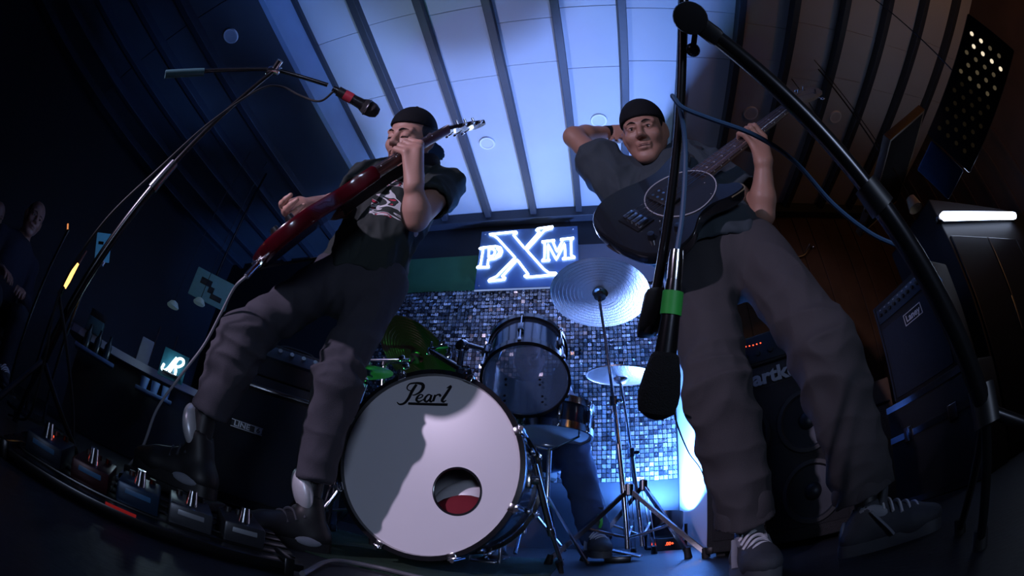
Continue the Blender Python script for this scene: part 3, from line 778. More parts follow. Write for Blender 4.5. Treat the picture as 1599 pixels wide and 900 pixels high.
def head_frame(px, py, dist, pitch_back, roll, yaw):
    """head centre on the sight line at horizontal distance dist; pitch_back tips the crown away, yaw turns to image left"""
    C = at_h(px, py, dist); v = unit(C - CAM); eu = unit(V(0, 0, 1) - v * v[2]); er = np.cross(v, eu)
    up = eu * math.cos(roll) + er * math.sin(roll); right = np.cross(v, up)
    U = up * math.cos(pitch_back) + v * math.sin(pitch_back)
    F0 = np.cross(right, U) * -1
    if F0 @ v > 0: F0 = -F0
    F = F0 * math.cos(yaw) - right * math.sin(yaw)
    L = np.cross(U, F)
    return C, unit(L), unit(F), unit(U)
def add_head(fd, H, sc=1.0, eyes_open=True):
    C, L, F, U = H
    g = lambda l, f, u: C + (L * l + F * f + U * u) * sc
    A = (L, F, U); e = lambda p, r, k=.012, sub=False, ax=A: fd.ell(g(*p), [q * sc for q in r], ax, k, sub)
    c = lambda a, b, ra, rb, k=.012, sub=False: fd.cone(g(*a), g(*b), ra * sc, rb * sc, k, sub)
    e((0, -.015, .035), (.077, .097, .086), .02)
    e((0, .028, -.03), (.061, .062, .082), .03)
    for s in (-1, 1):
        c((s * .058, -.005, -.045), (s * .022, .066, -.102), .021, .018, .03)
        e((s * .041, .058, -.028), (.026, .026, .024), .02)
        c((s * .05, .07, .021), (s * .012, .087, .019), .0095, .009, .014)
        e((s * .032, .098, .0), (.021, .018, .0135), .012, True)
        e((s * .0315, .0735, -.001), (.0165, .0155, .0145), .004)
        if eyes_open: c((s * .047, .0815, .004), (s * .018, .088, .005), .0045, .0045, .004)
        else: e((s * .0315, .0765, .0005), (.0165, .0145, .012), .004)
        e((s * .080, -.010, -.006), (.008, .023, .034), .006, False, (unit(L * s + F * .55), unit(F - L * s * .55), U))
        e((s * .089, .0, -.002), (.007, .011, .019), .004, True)
        e((s * .0125, .099, -.034), (.0095, .0105, .0085), .006)
        e((s * .0075, .103, -.042), (.0035, .005, .004), .003, True)
    c((0, .084, .014), (0, .112, -.028), .0075, .0115, .012)
    e((0, .068, -.108), (.026, .022, .02), .02)
    c((-.022, .086, -.061), (.022, .086, -.061), .0065, .0065, .008); e((0, .094, -.0605), (.017, .008, .007), .006)
    c((-.018, .084, -.075), (.018, .084, -.075), .0075, .0075, .008); e((0, .092, -.0755), (.014, .008, .008), .006)
    c((-.024, .096, -.0675), (.024, .096, -.0675), .0022, .0022, .003, True)
    return g
def face_details(T, H, sc=1.0, eyes_open=True):
    C, L, F, U = H; g = lambda l, f, u: C + (L * l + F * f + U * u) * sc
    for s in (-1, 1):
        b = MB(); b.tube(curve_pts([g(s * .012, .097, .017), g(s * .028, .094, .0235), g(s * .05, .078, .019)], 5), np.array([.0022, .0028, .003, .003, .003, .0028, .0026, .0022, .0018, .0014, .001]) * sc, 7, flat=.6); b.build('eyebrow', MATS['hair_black'], T)
        if eyes_open:
            b = MB(); b.ell(g(s * .0315, .0768, -.0005), (.0125 * sc, .0135 * sc, .0062 * sc), (L, F, U), 14, 8); ey = b.build('eye', MATS['eye_white'], T)
            b = MB(); b.ell(g(s * .0305, .0862, -.0005), (.0056 * sc, .0048 * sc, .0056 * sc), (L, F, U), 12, 8); b.build('iris', MATS['iris'], ey)
        b = MB(); z = .0045 if eyes_open else -.006
        b.tube(curve_pts([g(s * .017, .0865, z - .002), g(s * .031, .0915, z), g(s * .047, .081, z - .002)], 5), .0016 * sc, 6); b.build('eyelash', MATS['lash'], T)
    b = MB(); b.tube(curve_pts([g(-.021, .0925, -.0675), g(0, .1003, -.0672), g(.021, .0925, -.0675)], 6), .0017 * sc, 6); b.build('mouth_line', MATS['lip'], T)
def add_cap(T, H, sc=1.0, m='cap_black', brim=True, front=.045, tilt=-.1, fit=1.0, label=None, bdrop=0.):
    """rounded cap pulled over the skull, peak turned to the back"""
    C, L, F, U = H; g = lambda l, f, u: C + (L * l + F * f + U * u) * sc
    q = .15 * sc; fd = Field(g(0, 0, .02) - q * 1.75, g(0, 0, .02) + q * 1.75, .0045)
    fd.ell(g(0, -.016, .042), [r * sc * fit for r in (.087, .107, .094)], (L, F, U), .0)
    n = unit(-U + F * tilt); p = g(0, .08, front)
    fd.plane(p, n)
    fd.cone(g(-.07, -.01, front - .005), g(.07, -.01, front - .005), .004, .004, .0)
    if brim:
        bk = g(0, -.10, front - .012 - bdrop); bt = g(0, -.175, front - .045 - bdrop * 1.6)
        w = unit(bt - bk); nn = unit(np.cross(L, w))
        fd.ell((bk + bt) / 2, (.072 * sc, .068 * sc, .006), (L, w, nn), .004)
    cap = field_obj(fd, 'cap', m, T, smooth=2, label=label)
    b = MB(); b.ell(g(0, -.016, .137), (.008, .008, .005), (L, F, U), 10, 6); b.build('cap_button', MATS[m], cap)
    return cap
def add_hair(T, H, sc=1.0, lo=-.03):
    C, L, F, U = H; g = lambda l, f, u: C + (L * l + F * f + U * u) * sc
    q = .15 * sc; fd = Field(g(0, 0, .02) - q * 1.3, g(0, 0, .02) + q * 1.3, .0045)
    fd.ell(g(0, -.022, .03), [r * sc for r in (.081, .098, .088)], (L, F, U), 0)
    fd.plane(g(0, .0, lo), unit(-U * .75 + F * .66))
    return field_obj(fd, 'hair', 'hair_black', T)
def arm(fd, sh, el, wr, k=.02, s=1.0):
    fd.cone(sh, el, .05 * s, .041 * s, k)
    sh, el, wr = map(np.array, (sh, el, wr)); m = el + (wr - el) * .3
    fd.cone(el, m, .039 * s, .042 * s, k); fd.cone(m, wr, .042 * s, .027 * s, k)
def grip_hand(fd, Pn, n, fN, wr, rn=.022, tipin=.0, thumb=True, reach=1.0):
    """hand closing round a neck: fingers on the fN side, thumb behind"""
    Pn, n, fN, wr = map(lambda q: np.array(q, float), (Pn, n, fN, wr)); n = unit(n)
    dn = wr - Pn; dn = unit(dn - n * (dn @ n)); fN = unit(fN - n * (fN @ n)); dn = unit(dn - fN * (dn @ fN))
    ln = [.9, 1.0, .96, .82]
    for i, s in enumerate((-.036, -.012, .012, .034)):
        o = Pn + n * s; q = ln[i]
        K = o + dn * (rn + .018) + fN * (.014)
        A = o + dn * (rn * .35) + fN * (rn + .026 * q)
        B = o - dn * (rn * .55) + fN * (rn + .017)
        T = o - dn * (rn * .75 + .004) + fN * (rn * .45 + .004 - tipin)
        fd.cone(wr + n * s * .5, K, .018, .0125, .014)
        fd.cone(K, A, .0118, .0098, .006); fd.cone(A, B, .0095, .0085, .004); fd.cone(B, T, .0084, .0072, .004)
    fd.cone(wr, Pn + dn * (rn + .03), .026, .02, .02, sq=(fN, .75))
    if thumb:
        tb = wr + (Pn - wr) * .35 - fN * .02 - n * .02; tm = Pn + dn * (rn * .6) - fN * (rn + .012) - n * .012; tt = Pn - dn * (rn * .7) - fN * (rn + .006) + n * .004
        fd.cone(tb, tm, .0165, .0125, .012); fd.cone(tm, tt, .0118, .009, .005)
def loose_hand(fd, wr, d, across, palm, curl=(.5, 1.2, 1.8), size=1.0, thumb_side=-1):
    wr, d, a, p = np.array(wr, float), unit(d), unit(across), unit(palm)
    a = unit(a - d * (a @ d)); p = unit(p - d * (p @ d) - a * (p @ a)); K0 = wr + d * .082 * size
    for i, s in enumerate((-.033, -.011, .011, .031)):
        q = [.92, 1.0, .95, .78][i] * size; c = [x * (1 + .12 * (i - 1)) for x in curl]
        K = K0 + a * s * size - d * abs(s + .011) * .3
        P = [K]; 
        for ang, ln in zip(c, (.042, .026, .021)): P.append(P[-1] + (d * math.cos(ang) + p * math.sin(ang)) * ln * q)
        fd.cone(wr + a * s * .55, K, .0175 * size, .0128 * size, .014)
        fd.cone(P[0], P[1], .0112 * size, .0096 * size, .006); fd.cone(P[1], P[2], .0095 * size, .0085 * size, .004); fd.cone(P[2], P[3], .0084 * size, .007 * size, .004)
    t0 = wr + d * .02 + a * thumb_side * .022; t1 = wr + d * .055 + a * thumb_side * .044 + p * .022; t2 = t1 + (d * .8 + p * .5 + a * -thumb_side * .25) * .03 * size
    fd.cone(t0, t1, .0165, .0122, .012); fd.cone(t1, t2, .0118, .009, .005)

def shoe(T, ankle, toe_dir, heel_z, style, L=.285):
    """low or high sneaker; ankle = joint over the heel, heel_z = height of what it stands on"""
    d = unit(V(toe_dir[0], toe_dir[1], 0)); s = V(-d[1], d[0], 0); z = V(0, 0, 1)
    o = V(ankle[0], ankle[1], heel_z) - d * .075
    g = lambda f, l, u: o + d * f + s * l + z * u
    lo, hi = np.minimum(g(-.06, -.11, -.02), g(.36, .11, .26)), np.maximum(g(-.06, -.11, -.02), g(.36, .11, .26)); m = .09
    fd = Field(np.minimum(lo, hi) - m, np.maximum(lo, hi) + m, .0048); A = (d, s, z)
    top = .15 if style == 'high' else .105
    fd.cone(g(.045, 0, .045), g(.19, 0, .04), .043, .046, .03, sq=(z, .9)); fd.ell(g(.225, 0, .042), (.062, .046, .034), A, .03)
    fd.cone(g(.05, 0, .05), g(.075, 0, top), .041, .04, .03); fd.cone(g(.1, 0, .085), g(.19, 0, .055), .034, .032, .03)
    fd.plane(g(0, 0, .014), -z)
    fd.cone(g(.07, 0, top - .01), g(.078, 0, top + .08), .031, .033, .006, sub=True)
    up = field_obj(fd, 'shoe', 'shoe_black' if style == 'high' else 'shoe_grey', T, smooth=2)
    b = MB(); b.tube([g(.06, 0, top - .06), g(.075, 0, top), V(*(g(.075, 0, 0)[:2]), heel_z + top + .12)], [.034, .033, .036], 16); b.build('sock', MATS['shoe_black'], up)
    out = []
    for k in range(28):
        t = k / 27
        w = .040 + .008 * math.sin(t * math.pi * .5) + .004 * math.sin(t * 6)
        if t > .8: w *= math.sqrt(max(0, 1 - ((t - .8) / .2) ** 2)) * .98 + .02
        if t < .12: w *= math.sqrt(max(0, 1 - ((.12 - t) / .12) ** 2)) * .75 + .25
        out.append((t * L - .002, w))
    ol = out + [(f, -w) for f, w in out[::-1]]
    b = MB(); b.prism(ol, g(0, 0, 0), d, s, z, .03); b.build('sole', MATS['sole_white'] if style != 'high' else MATS['shoe_black'], up)
    # tongue
    tf = Field(g(.12, 0, .12) - .14, g(.12, 0, .12) + .14, .0045)
    th = top + (.055 if style == 'high' else .035)
    tf.ell(g(.118 if style != 'high' else .102, 0, (top + th) / 2 - .005), (.03 if style == 'high' else .014, .052 if style == 'high' else .03, .058 if style == 'high' else .045), (unit(d - z * .25), s, unit(z + d * -.25)), .004)
    tf.ell(g(.145, 0, .09), (.05, .026, .012), (unit(d - z * .5), s, unit(z + d * .5)), .02)
    field_obj(tf, 'tongue', 'shoe_silver' if style == 'high' else 'shoe_grey', up)
    for i in range(5):
        f = .108 + i * .024; u = .122 - i * .0095 if style != 'high' else .12 - i * .012
        b = MB(); b.tube(curve_pts([g(f + .016, -.038, u - .026), g(f + .008, -.014, u + .002), g(f - .006, .014, u + .003), g(f - .014, .038, u - .024)], 4), .0046, 6); b.build('lace', MATS['lace_white'] if style != 'high' else MATS['shoe_grey'], up)
    if style != 'high':
        for sd in (-1, 1):
            b = MB(); b.tube(curve_pts([g(.09, sd * .043, .10), g(.13, sd * .05, .055), g(.15, sd * .052, .03)], 5), .009, 8, flat=.4); b.build('side_stripe', MATS['shoe_panel'], up)
            b = MB(); b.ell(g(.095, sd * .036, .098), (.04, .006, .018), (unit(d - z * .3), s, unit(z + d * .3)), 14, 8); b.build('eyelet_panel', MATS['shoe_panel'], up)
        b = MB(); b.ell(g(.012, 0, .055), (.012, .03, .035), A, 14, 8); b.build('heel_panel', MATS['shoe_panel'], up)
    else:
        b = MB(); b.ell(g(.08, .045, .03), (.04, .006, .014), A, 12, 8); b.build('side_patch', MATS['shoe_panel'], up)
    return up
# ------------------------------------------------------------------ guitars
mat('guitar_red', (.08, .004, .01), .2, noise=.35, nscale=7, coat=.7)
mat('bass_black', (.014, .015, .019), .2, coat=.7, noise=.3, nscale=10)
mat('fretboard', (.075, .05, .05), .5, noise=.4, nscale=40)
mat('maple', (.33, .25, .2), .45, noise=.25, nscale=20)
mat('neck_dark', (.09, .03, .03), .35, noise=.3)
mat('pickguard', (.02, .02, .024), .3, noise=.2)
mat('guard_edge', (.45, .45, .5), .4, noise=.1)
mat('string_steel', (.7, .7, .74), .25, metal=1., noise=.05)
mat('pearl_dot', (.8, .8, .85), .3, noise=.05)
mat('strap_black', (.015, .015, .018), .8, bump=.3, bscale=300, noise=.3)
def guitar(name, label, E, Nn, fN, outline, th, blen, neck_from, scale_bridge, mats, hs_len, hs_w, nstr, tuners, hs_bend, nutw=.022, endw=.028, width=1.):
    n = unit(Nn - E); fN = unit(fN - n * (fN @ n)); Y = np.cross(fN, n); L = np.linalg.norm(Nn - E)
    T = thing(name, label, 'guitar' if 'bass' not in name else 'bass guitar', E)
    g = lambda x, y, z: E + n * x + Y * y + fN * z
    ol = [(p[0], p[1] * width) for p in curve_pts([V(*p, 0) for p in outline], 5, True)]
    body = MB(); m = len(ol); prof = [(-th / 2 + .0, .975), (-th / 2 + .004, .992), (-th / 2 + .01, 1), (th / 2 - .01, 1), (th / 2 - .004, .992), (th / 2, .975)]
    c = V(blen * .45, 0); vs = []; fs = []
    for z, s in prof:
        for q in ol:
            p = c + (V(*q) - c) * s; vs.append(g(p[0], p[1], z))
    for i in range(len(prof) - 1):
        for k in range(m):
            l = (k + 1) % m; fs.append((i * m + k, i * m + l, (i + 1) * m + l, (i + 1) * m + k))
    fs += [tuple(range(m - 1, -1, -1)), tuple((len(prof) - 1) * m + k for k in range(m))]
    body.add(vs, fs); BODY = body.build('body', MATS[mats[0]], T)
    # neck and fingerboard
    nk = MB(); z0 = th / 2 - .004; rows = []
    for t in np.linspace(0, 1, 12):
        x = neck_from + (L - neck_from) * t; w = endw + (nutw - endw) * t; dp = .022 if t > .08 else .03
        rows.append([g(x, w * math.cos(a), z0 - dp * math.sin(a)) for a in np.linspace(0, math.pi, 9)])
    k = 9; nk.add([p for r in rows for p in r], [(i * k + j, i * k + j + 1, (i + 1) * k + j + 1, (i + 1) * k + j) for i in range(11) for j in range(8)] + [tuple(range(8, -1, -1)), tuple(11 * k + j for j in range(9))] + [(i * k, (i + 1) * k, (i + 1) * k + 8, i * k + 8) for i in range(11)])
    NECK = nk.build('neck', MATS[mats[1]], T)
    fb = MB(); x0 = neck_from - .03
    fb.add([g(x0, endw, z0), g(x0, -endw, z0), g(L, -nutw, z0), g(L, nutw, z0), g(x0, endw, z0 + .006), g(x0, -endw, z0 + .006), g(L, -nutw, z0 + .006), g(L, nutw, z0 + .006)], [(3, 2, 1, 0), (4, 5, 6, 7), (0, 1, 5, 4), (1, 2, 6, 5), (2, 3, 7, 6), (3, 0, 4, 7)])
    FB = fb.build('fingerboard', MATS['fretboard'], T, False)
    sl = L - scale_bridge; pos = []
    for f in range(1, 22):
        x = L - sl * (1 - 2 ** (-f / 12))
        if x < x0: break
        t = (x - x0) / (L - x0); w = endw + (nutw - endw) * t; pos.append((x, w))
        b = MB(); b.tube([g(x, -w, z0 + .0065), g(x, w, z0 + .0065)], .0011, 5); b.build('fret', MATS['string_steel'], FB)
    for f in (3, 5, 7, 9, 12, 15, 17, 19):
        if f < len(pos):
            x = (pos[f - 1][0] + pos[f - 2][0]) / 2; b = MB(); b.disc(g(x, 0, z0 + .0055), fN, .0035, 10, .001); b.build('inlay_dot', MATS['pearl_dot'], FB, False)
            b = MB(); b.disc(g(x, -pos[f - 1][1] - .0005, z0 + .002), Y, .0022, 8, .001); b.build('side_dot', MATS['pearl_dot'], FB, False)
    b = MB(); b.box(g(L, 0, z0 + .005), (.005, nutw * 2, .009), (n, Y, fN), .001); b.build('nut', MATS['pearl_dot'], T)
    # headstock
    hd = unit(n + fN * -hs_bend); hf = np.cross(hd, Y); hf = hf if hf @ fN > 0 else -hf
    h = lambda x, y, z: g(L, 0, z0) + hd * x + Y * y + hf * z
    ho = [(0, nutw), (.03, nutw * 1.25), (hs_len * .5, hs_w), (hs_len * .9, hs_w * .92), (hs_len, hs_w * .3), (hs_len, -hs_w * .3), (hs_len * .9, -hs_w * .92), (hs_len * .5, -hs_w), (.03, -nutw * 1.25), (0, -nutw)]
    b = MB(); b.prism(ho, h(0, 0, -.012), hd, Y, hf, .014); HS = b.build('headstock', MATS[mats[2]], T, False)
    for (x, s) in tuners:
        b = MB(); b.cyl(h(x, s * hs_w * .62, -.014), h(x, s * hs_w * .62, .02), .0045, n=10); b.cyl(h(x, s * hs_w * .62, -.012), h(x, s * (hs_w + .012), -.012), .003, n=8)
        b.ell(h(x, s * (hs_w + .02), -.012), (.008, .012, .005 if 'bass' not in name else .006), (hd, Y, hf), 12, 8); b.cyl(h(x, s * hs_w * .62, .002), h(x, s * hs_w * .62, .004), .008, n=12); b.build('tuner', MATS['chrome'], HS)
    # strings
    zb = th / 2 + .012
    for i in range(nstr):
        t = (i / (nstr - 1) - .5); b = MB()
        x, s = tuners[i % len(tuners)]
        b.tube([g(scale_bridge, t * endw * 1.75, zb), g(L, t * nutw * 1.6, z0 + .010), h(x, s * hs_w * .62, .008)], .0006 + (.0008 if 'bass' in name else .0003) * (1 - i / nstr), 5); b.build('string', MATS['string_steel'], T)
    return T, g, n, Y, fN, th, h
GE, GN = at_h(403, 408, 1.04), at_h(700, 208, 1.0)
SGO = [(0, 0), (.003, .06), (.02, .12), (.07, .158), (.13, .162), (.19, .14), (.24, .12), (.29, .124), (.33, .142), (.368, .15), (.36, .125), (.33, .09), (.315, .055), (.32, .025),
       (.32, -.025), (.315, -.055), (.33, -.09), (.36, -.125), (.368, -.15), (.33, -.142), (.29, -.124), (.24, -.12), (.19, -.14), (.13, -.162), (.07, -.158), (.02, -.12), (.003, -.06)]
GUI, gg, gn, gY, gF, gth, gh = guitar('electric_guitar', 'dark red double-cutaway electric guitar held neck up by the guitarist', GE, GN, V(-.25, -.62, .74), SGO, .042, .37, .33, .115,
    ('guitar_red', 'neck_dark', 'bass_black'), .19, .034, 6, [(.045, 1), (.085, 1), (.125, 1), (.045, -1), (.085, -1), (.125, -1)], .26)
z = gth / 2
for x, nm in ((.17, 'bridge_pickup'), (.275, 'neck_pickup')):
    b = MB(); b.box(gg(x, 0, z + .004), (.038, .072, .012), (gn, gY, gF), .003); b.build(nm, MATS['chrome'], GUI)
b = MB(); b.box(gg(.115, 0, z + .007), (.014, .085, .014), (gn, gY, gF), .003); b.build('bridge', MATS['chrome'], GUI)
b = MB(); b.box(gg(.075, 0, z + .008), (.012, .09, .012), (gn, gY, gF), .004); b.build('tailpiece', MATS['chrome'], GUI)
for x, y in ((.06, -.075), (.10, -.105), (.05, -.115), (.09, -.14)):
    b = MB(); b.lathe([(.0, .014), (.010, .013), (.012, 0)], gg(x, y, z), gF, 14); b.build('knob', MATS['black_plastic'], GUI)
b = MB(); b.prism([(.15, -.03), (.15, -.09), (.2, -.115), (.3, -.1), (.31, -.03)], gg(0, 0, z), gn, gY, gF, .002); b.build('pickguard', MATS['pickguard'], GUI, False)
b = MB(); b.cyl(gg(0, 0, 0), gg(-.018, 0, 0), .006, .009, 10); b.build('strap_button', MATS['chrome'], GUI)
# jack plug and lead
JK = gg(.03, -.135, 0)
b = MB(); b.cyl(at_h(403, 412, 1.03), at_h(384, 432, 1.02), .0085, n=10); b.build('jack_plug', MATS['chrome'], GUI)
lead = curve_pts([at_h(384, 432, 1.02), at_h(366, 450, 1.05), at_h(345, 490, 1.12), at_h(318, 540, 1.2), at_h(280, 590, 1.27), at_h(245, 640, 1.3), at_h(222, 700, 1.3), V(-1.18, .66, .05), V(-1.14, .6, .012)], 8)
b = MB(); b.tube(lead, .0042, 8); tag(b.build('guitar_lead', mat('lead_grey', (.3, .3, .33), .5, noise=.1)), 'thin grey guitar lead hanging from the red guitar', 'cable')

BE, BN = at_h(956, 384, .93), at_h(1240, 166, 1.2)
BO = [(0, 0), (.008, .08), (.04, .135), (.1, .165), (.17, .16), (.24, .135), (.30, .128), (.36, .142), (.42, .155), (.455, .142), (.445, .112), (.405, .085), (.38, .06), (.372, .03),
      (.365, -.03), (.352, -.065), (.365, -.10), (.395, -.132), (.385, -.157), (.33, -.152), (.27, -.13), (.21, -.135), (.14, -.17), (.07, -.168), (.02, -.12), (.003, -.06)]
BAS, bg, bn, bY, bF, bth, bh = guitar('bass_guitar', 'black four-string bass guitar with oval pickguard', BE, BN, V(-.12, -.85, .28), BO, .042, .45, .37, .10,
    ('bass_black', 'maple', 'maple'), .22, .045, 4, [(.05, 1), (.10, 1), (.15, 1), (.15, -1)], .06, .021, .031)
z = bth / 2
ring = [(.245 + .105 * math.cos(a) * (1.25 if math.cos(a) > 0 else .95), -.02 + .098 * math.sin(a)) for a in np.linspace(0, 2 * math.pi, 40, endpoint=False)]
b = MB(); b.prism(ring, bg(0, 0, z), bn, bY, bF, .002); b.build('pickguard', MATS['pickguard'], BAS, False)
b = MB(); b.tube([bg(x, y, z + .002) for x, y in ring], .0018, 6, closed=True); b.build('pickguard_edge', MATS['guard_edge'], BAS)
b = MB(); b.box(bg(.205, 0, z + .006), (.055, .092, .014), (bn, bY, bF), .006); PK = b.build('pickup', MATS['black_plastic'], BAS)
for i in range(4):
    for x in (.193, .217):
        b = MB(); b.disc(bg(x, (i - 1.5) * .019, z + .0125), bF, .0045, 12, .002); b.build('pole_piece', MATS['chrome'], PK)
b = MB(); b.box(bg(.095, 0, z + .002), (.06, .085, .004), (bn, bY, bF), .001); BR = b.build('bridge', MATS['black_metal'], BAS)
for i in range(4):
    b = MB(); b.box(bg(.095, (i - 1.5) * .019, z + .008), (.034, .012, .01), (bn, bY, bF), .002); b.build('saddle', MATS['chrome'], BR)
for x, y in ((.10, -.105), (.135, -.125), (.07, -.09)):
    b = MB(); b.lathe([(.0, .018), (.009, .017), (.011, .0)], bg(x, y, z), bF, 14); b.build('knob', MATS['dark_chrome'], BAS)
for x, y in ((.33, -.05), (.345, -.085), (.30, -.10), (.13, -.06)):
    b = MB(); b.ell(bg(x, y, z + .002), (.003, .003, .002)); b.build('screw', MATS['chrome'], BAS)
edge = curve_pts([V(*p, 0) for p in BO[13:20]], 6)
b = MB(); b.tube([bg(p[0], p[1], z - .006) for p in edge], .0022, 6); b.build('edge_glint', mat('glint_gold', (.5, .4, .25), .3, metal=.6, noise=.2), BAS)  # gold line painted along the lower horn as the glint on its edge
# ------------------------------------------------------------------ people
def torso_shirt(fd, neck, shR, shL, hipR, hipL, front, belly=1.0, k=.05, grow=0.):
    neck, shR, shL, hipR, hipL = map(lambda q: np.array(q, float), (neck, shR, shL, hipR, hipL)); mid = (hipR + hipL) / 2; X = unit(shL - shR); U = unit(neck - mid); Fr = np.cross(X, U)
    if Fr @ np.array(front) < 0: Fr = -Fr
    A = (X, Fr, U); ch = mid + (neck - mid) * .66; be = mid + (neck - mid) * .3; w = np.linalg.norm(shL - shR) / 2; g = grow
    fd.ell(ch, (w * .88 + g, .115 + g, .20 + g), A, k); fd.ell(be, ((w * .82 + g) * belly, (.112 + g) * belly, .21 + g), A, k)
    fd.ell(mid, (w * .86 + g, .112 + g, .15 + g), A, k)
    fd.cone(neck - U * .05, shR, .062 + g, .055 + g, k); fd.cone(neck - U * .05, shL, .062 + g, .055 + g, k)
    return X, Fr, U
def leg_cloth(fd, hip, kn, an, r, k=.03, hem=.03, hr=None):
    hip, kn, an = map(lambda q: np.array(q, float), (hip, kn, an)); a2 = an + unit(an - kn) * hem
    fd.cone(hip, kn, r[0], r[1], k); fd.cone(kn, a2, r[1], r[2], k, flat=True); fd.cone(kn, kn + (a2 - kn) * .3, r[1], r[1] * .9 + r[2] * .1, k)
    fd.cone(a2 - unit(a2 - kn) * .05, a2 + unit(a2 - kn) * .04, r[2] - .012, r[2] - .010, 0, sub=True)
def box_of(pts, m):
    P = np.array(pts, float); return P.min(0) - m, P.max(0) + m

# ---- guitarist
G = dict(neck=V(-.655, 1.04, 1.385), shR=V(-.815, .99, 1.31), shL=V(-.51, 1.075, 1.30), hipR=V(-.82, 1.0, .86), hipL=V(-.66, 1.05, .86),
         elR=at_h(540, 322, 1.22), elL=V(-.53, .94, 1.03), knR=at_h(380, 528, 1.14), anR=at_h(312, 690, 1.22), knL=at_h(527, 590, 1.17), anL=V(-.755, 1.04, .10))
GHP = GE + gn * .56                                   # where the left hand closes on the neck
fhand = GE + gn * .60
G['wrL'] = fhand + V(.03, .02, -.105) + gF * -.01
G['wrR'] = gg(.235, .10, .06)
PG = thing('person', 'guitarist in backward black cap, dark printed T-shirt and grey jeans', 'person', V(-.82, 1.0, 0))
GH = head_frame(641, 219, 1.12, .20, math.radians(-13), math.radians(36))
lo, hi = box_of([G['neck'], G['elR'], G['elL'], G['hipR'], G['wrR'] - .16, G['wrR'], fhand, GH[0]], .16); lo[2] = .8
fd = Field(lo, hi, .0036)
fd.ell((G['neck'] * .6 + (G['hipR'] + G['hipL']) * .2), (.14, .09, .25), None, .03)
fd.cone(G['neck'] - V(0, 0, .06), G['shR'], .05, .05, .04); fd.cone(G['neck'] - V(0, 0, .06), G['shL'], .05, .05, .04)
add_head(fd, GH, 1.0, False)
C, L_, F_, U_ = GH
fd.cone(C + U_ * -.06 - F_ * .025, G['neck'] - V(0, 0, .03), .052, .06, .03)
arm(fd, G['shR'], G['elR'], G['wrR']); arm(fd, G['shL'], G['elL'], G['wrL'])
grip_hand(fd, fhand, -gn, gF, G['wrL'], .022)
hd = unit(gg(.13, .035, .06) - G['wrR']); loose_hand(fd, G['wrR'], hd, -gF, -gY, (.75, 1.5, 2.1), 1.0, 1)
field_obj(fd, 'body', 'skin_a', PG, smooth=1)
face_details(PG, GH, 1.0, False)
add_hair(PG, GH)
add_cap(PG, GH, 1.0, 'cap_black', True, .052, .05, label='black cap worn backward', bdrop=.03)
# shirt
def print_mat():
    m = bpy.data.materials.new('shirt_print'); m.use_nodes = True; nt = m.node_tree; p = nt.nodes['Principled BSDF']; p.inputs['Roughness'].default_value = .85
    tc = nt.nodes.new('ShaderNodeTexCoord'); mp = nt.nodes.new('ShaderNodeMapping'); mp.inputs['Rotation'].default_value = (.3, .5, .6); mp.inputs['Scale'].default_value = (5, 5, 13)
    n = nt.nodes.new('ShaderNodeTexNoise'); n.inputs['Scale'].default_value = 1.8; n.inputs['Detail'].default_value = 1.5; n.inputs['Distortion'].default_value = 1.2
    r = nt.nodes.new('ShaderNodeValToRGB'); r.color_ramp.interpolation = 'CONSTANT'; e = r.color_ramp.elements
    dk = (.02, .028, .026, 1)
    e[0].position = 0; e[0].color = dk; e[1].position = .46; e[1].color = (.6, .6, .62, 1)
    for pos, c in ((.53, dk), (.57, (.5, .03, .07, 1)), (.61, (.6, .6, .62, 1)), (.7, dk)): q = e.new(pos); q.color = c
    sx = nt.nodes.new('ShaderNodeSeparateXYZ'); L = nt.links
    L.new(tc.outputs['Object'], mp.inputs[0]); L.new(mp.outputs[0], n.inputs['Vector']); L.new(n.outputs['Fac'], r.inputs[0]); L.new(tc.outputs['Object'], sx.inputs[0])
    def win(sock, c, h):
        a = nt.nodes.new('ShaderNodeMath'); a.operation = 'SUBTRACT'; a.inputs[1].default_value = c; L.new(sock, a.inputs[0])
        b = nt.nodes.new('ShaderNodeMath'); b.operation = 'ABSOLUTE'; L.new(a.outputs[0], b.inputs[0])
        d = nt.nodes.new('ShaderNodeMath'); d.operation = 'LESS_THAN'; d.inputs[1].default_value = h; L.new(b.outputs[0], d.inputs[0]); return d.outputs[0]
    def mul(a, b):
        q = nt.nodes.new('ShaderNodeMath'); q.operation = 'MULTIPLY'; L.new(a, q.inputs[0]); L.new(b, q.inputs[1]); return q.outputs[0]
    lt = nt.nodes.new('ShaderNodeMath'); lt.operation = 'LESS_THAN'; lt.inputs[1].default_value = .0; L.new(sx.outputs[1], lt.inputs[0])
    w = mul(mul(win(sx.outputs[0], .20, .075), win(sx.outputs[2], 1.13, .085)), lt.outputs[0])
    mx = nt.nodes.new('ShaderNodeMix'); mx.data_type = 'RGBA'; mx.inputs[6].default_value = dk; L.new(w, mx.inputs[0]); L.new(r.outputs[0], mx.inputs[7]); L.new(mx.outputs[2], p.inputs['Base Color'])
    MATS['shirt_print'] = m
print_mat()
fd = Field(*box_of([G['neck'], G['shR'], G['shL'], G['elR'], G['elL'], G['hipR'], G['hipL']], .19), .006)
X, Fr, U = torso_shirt(fd, G['neck'], G['shR'], G['shL'], G['hipR'], G['hipL'], (-.2, -1, 0), 1.0, .05, .012)
hem = (G['hipR'] + G['hipL']) / 2 - V(0, 0, .03)
fd.hollow(.016); fd.plane(hem, unit(V(0.05, -.1, -1)))
for s, e in ((G['shR'], G['elR']), (G['shL'], G['elL'])):
    fd.cone(s, s + (e - s) * .56, .062, .07, .03, flat=True); fd.cone(s, s + (e - s) * .25, .062, .066, .03)
    fd.cone(s + (e - s) * .46, s + (e - s) * .8, .056, .06, 0, sub=True)
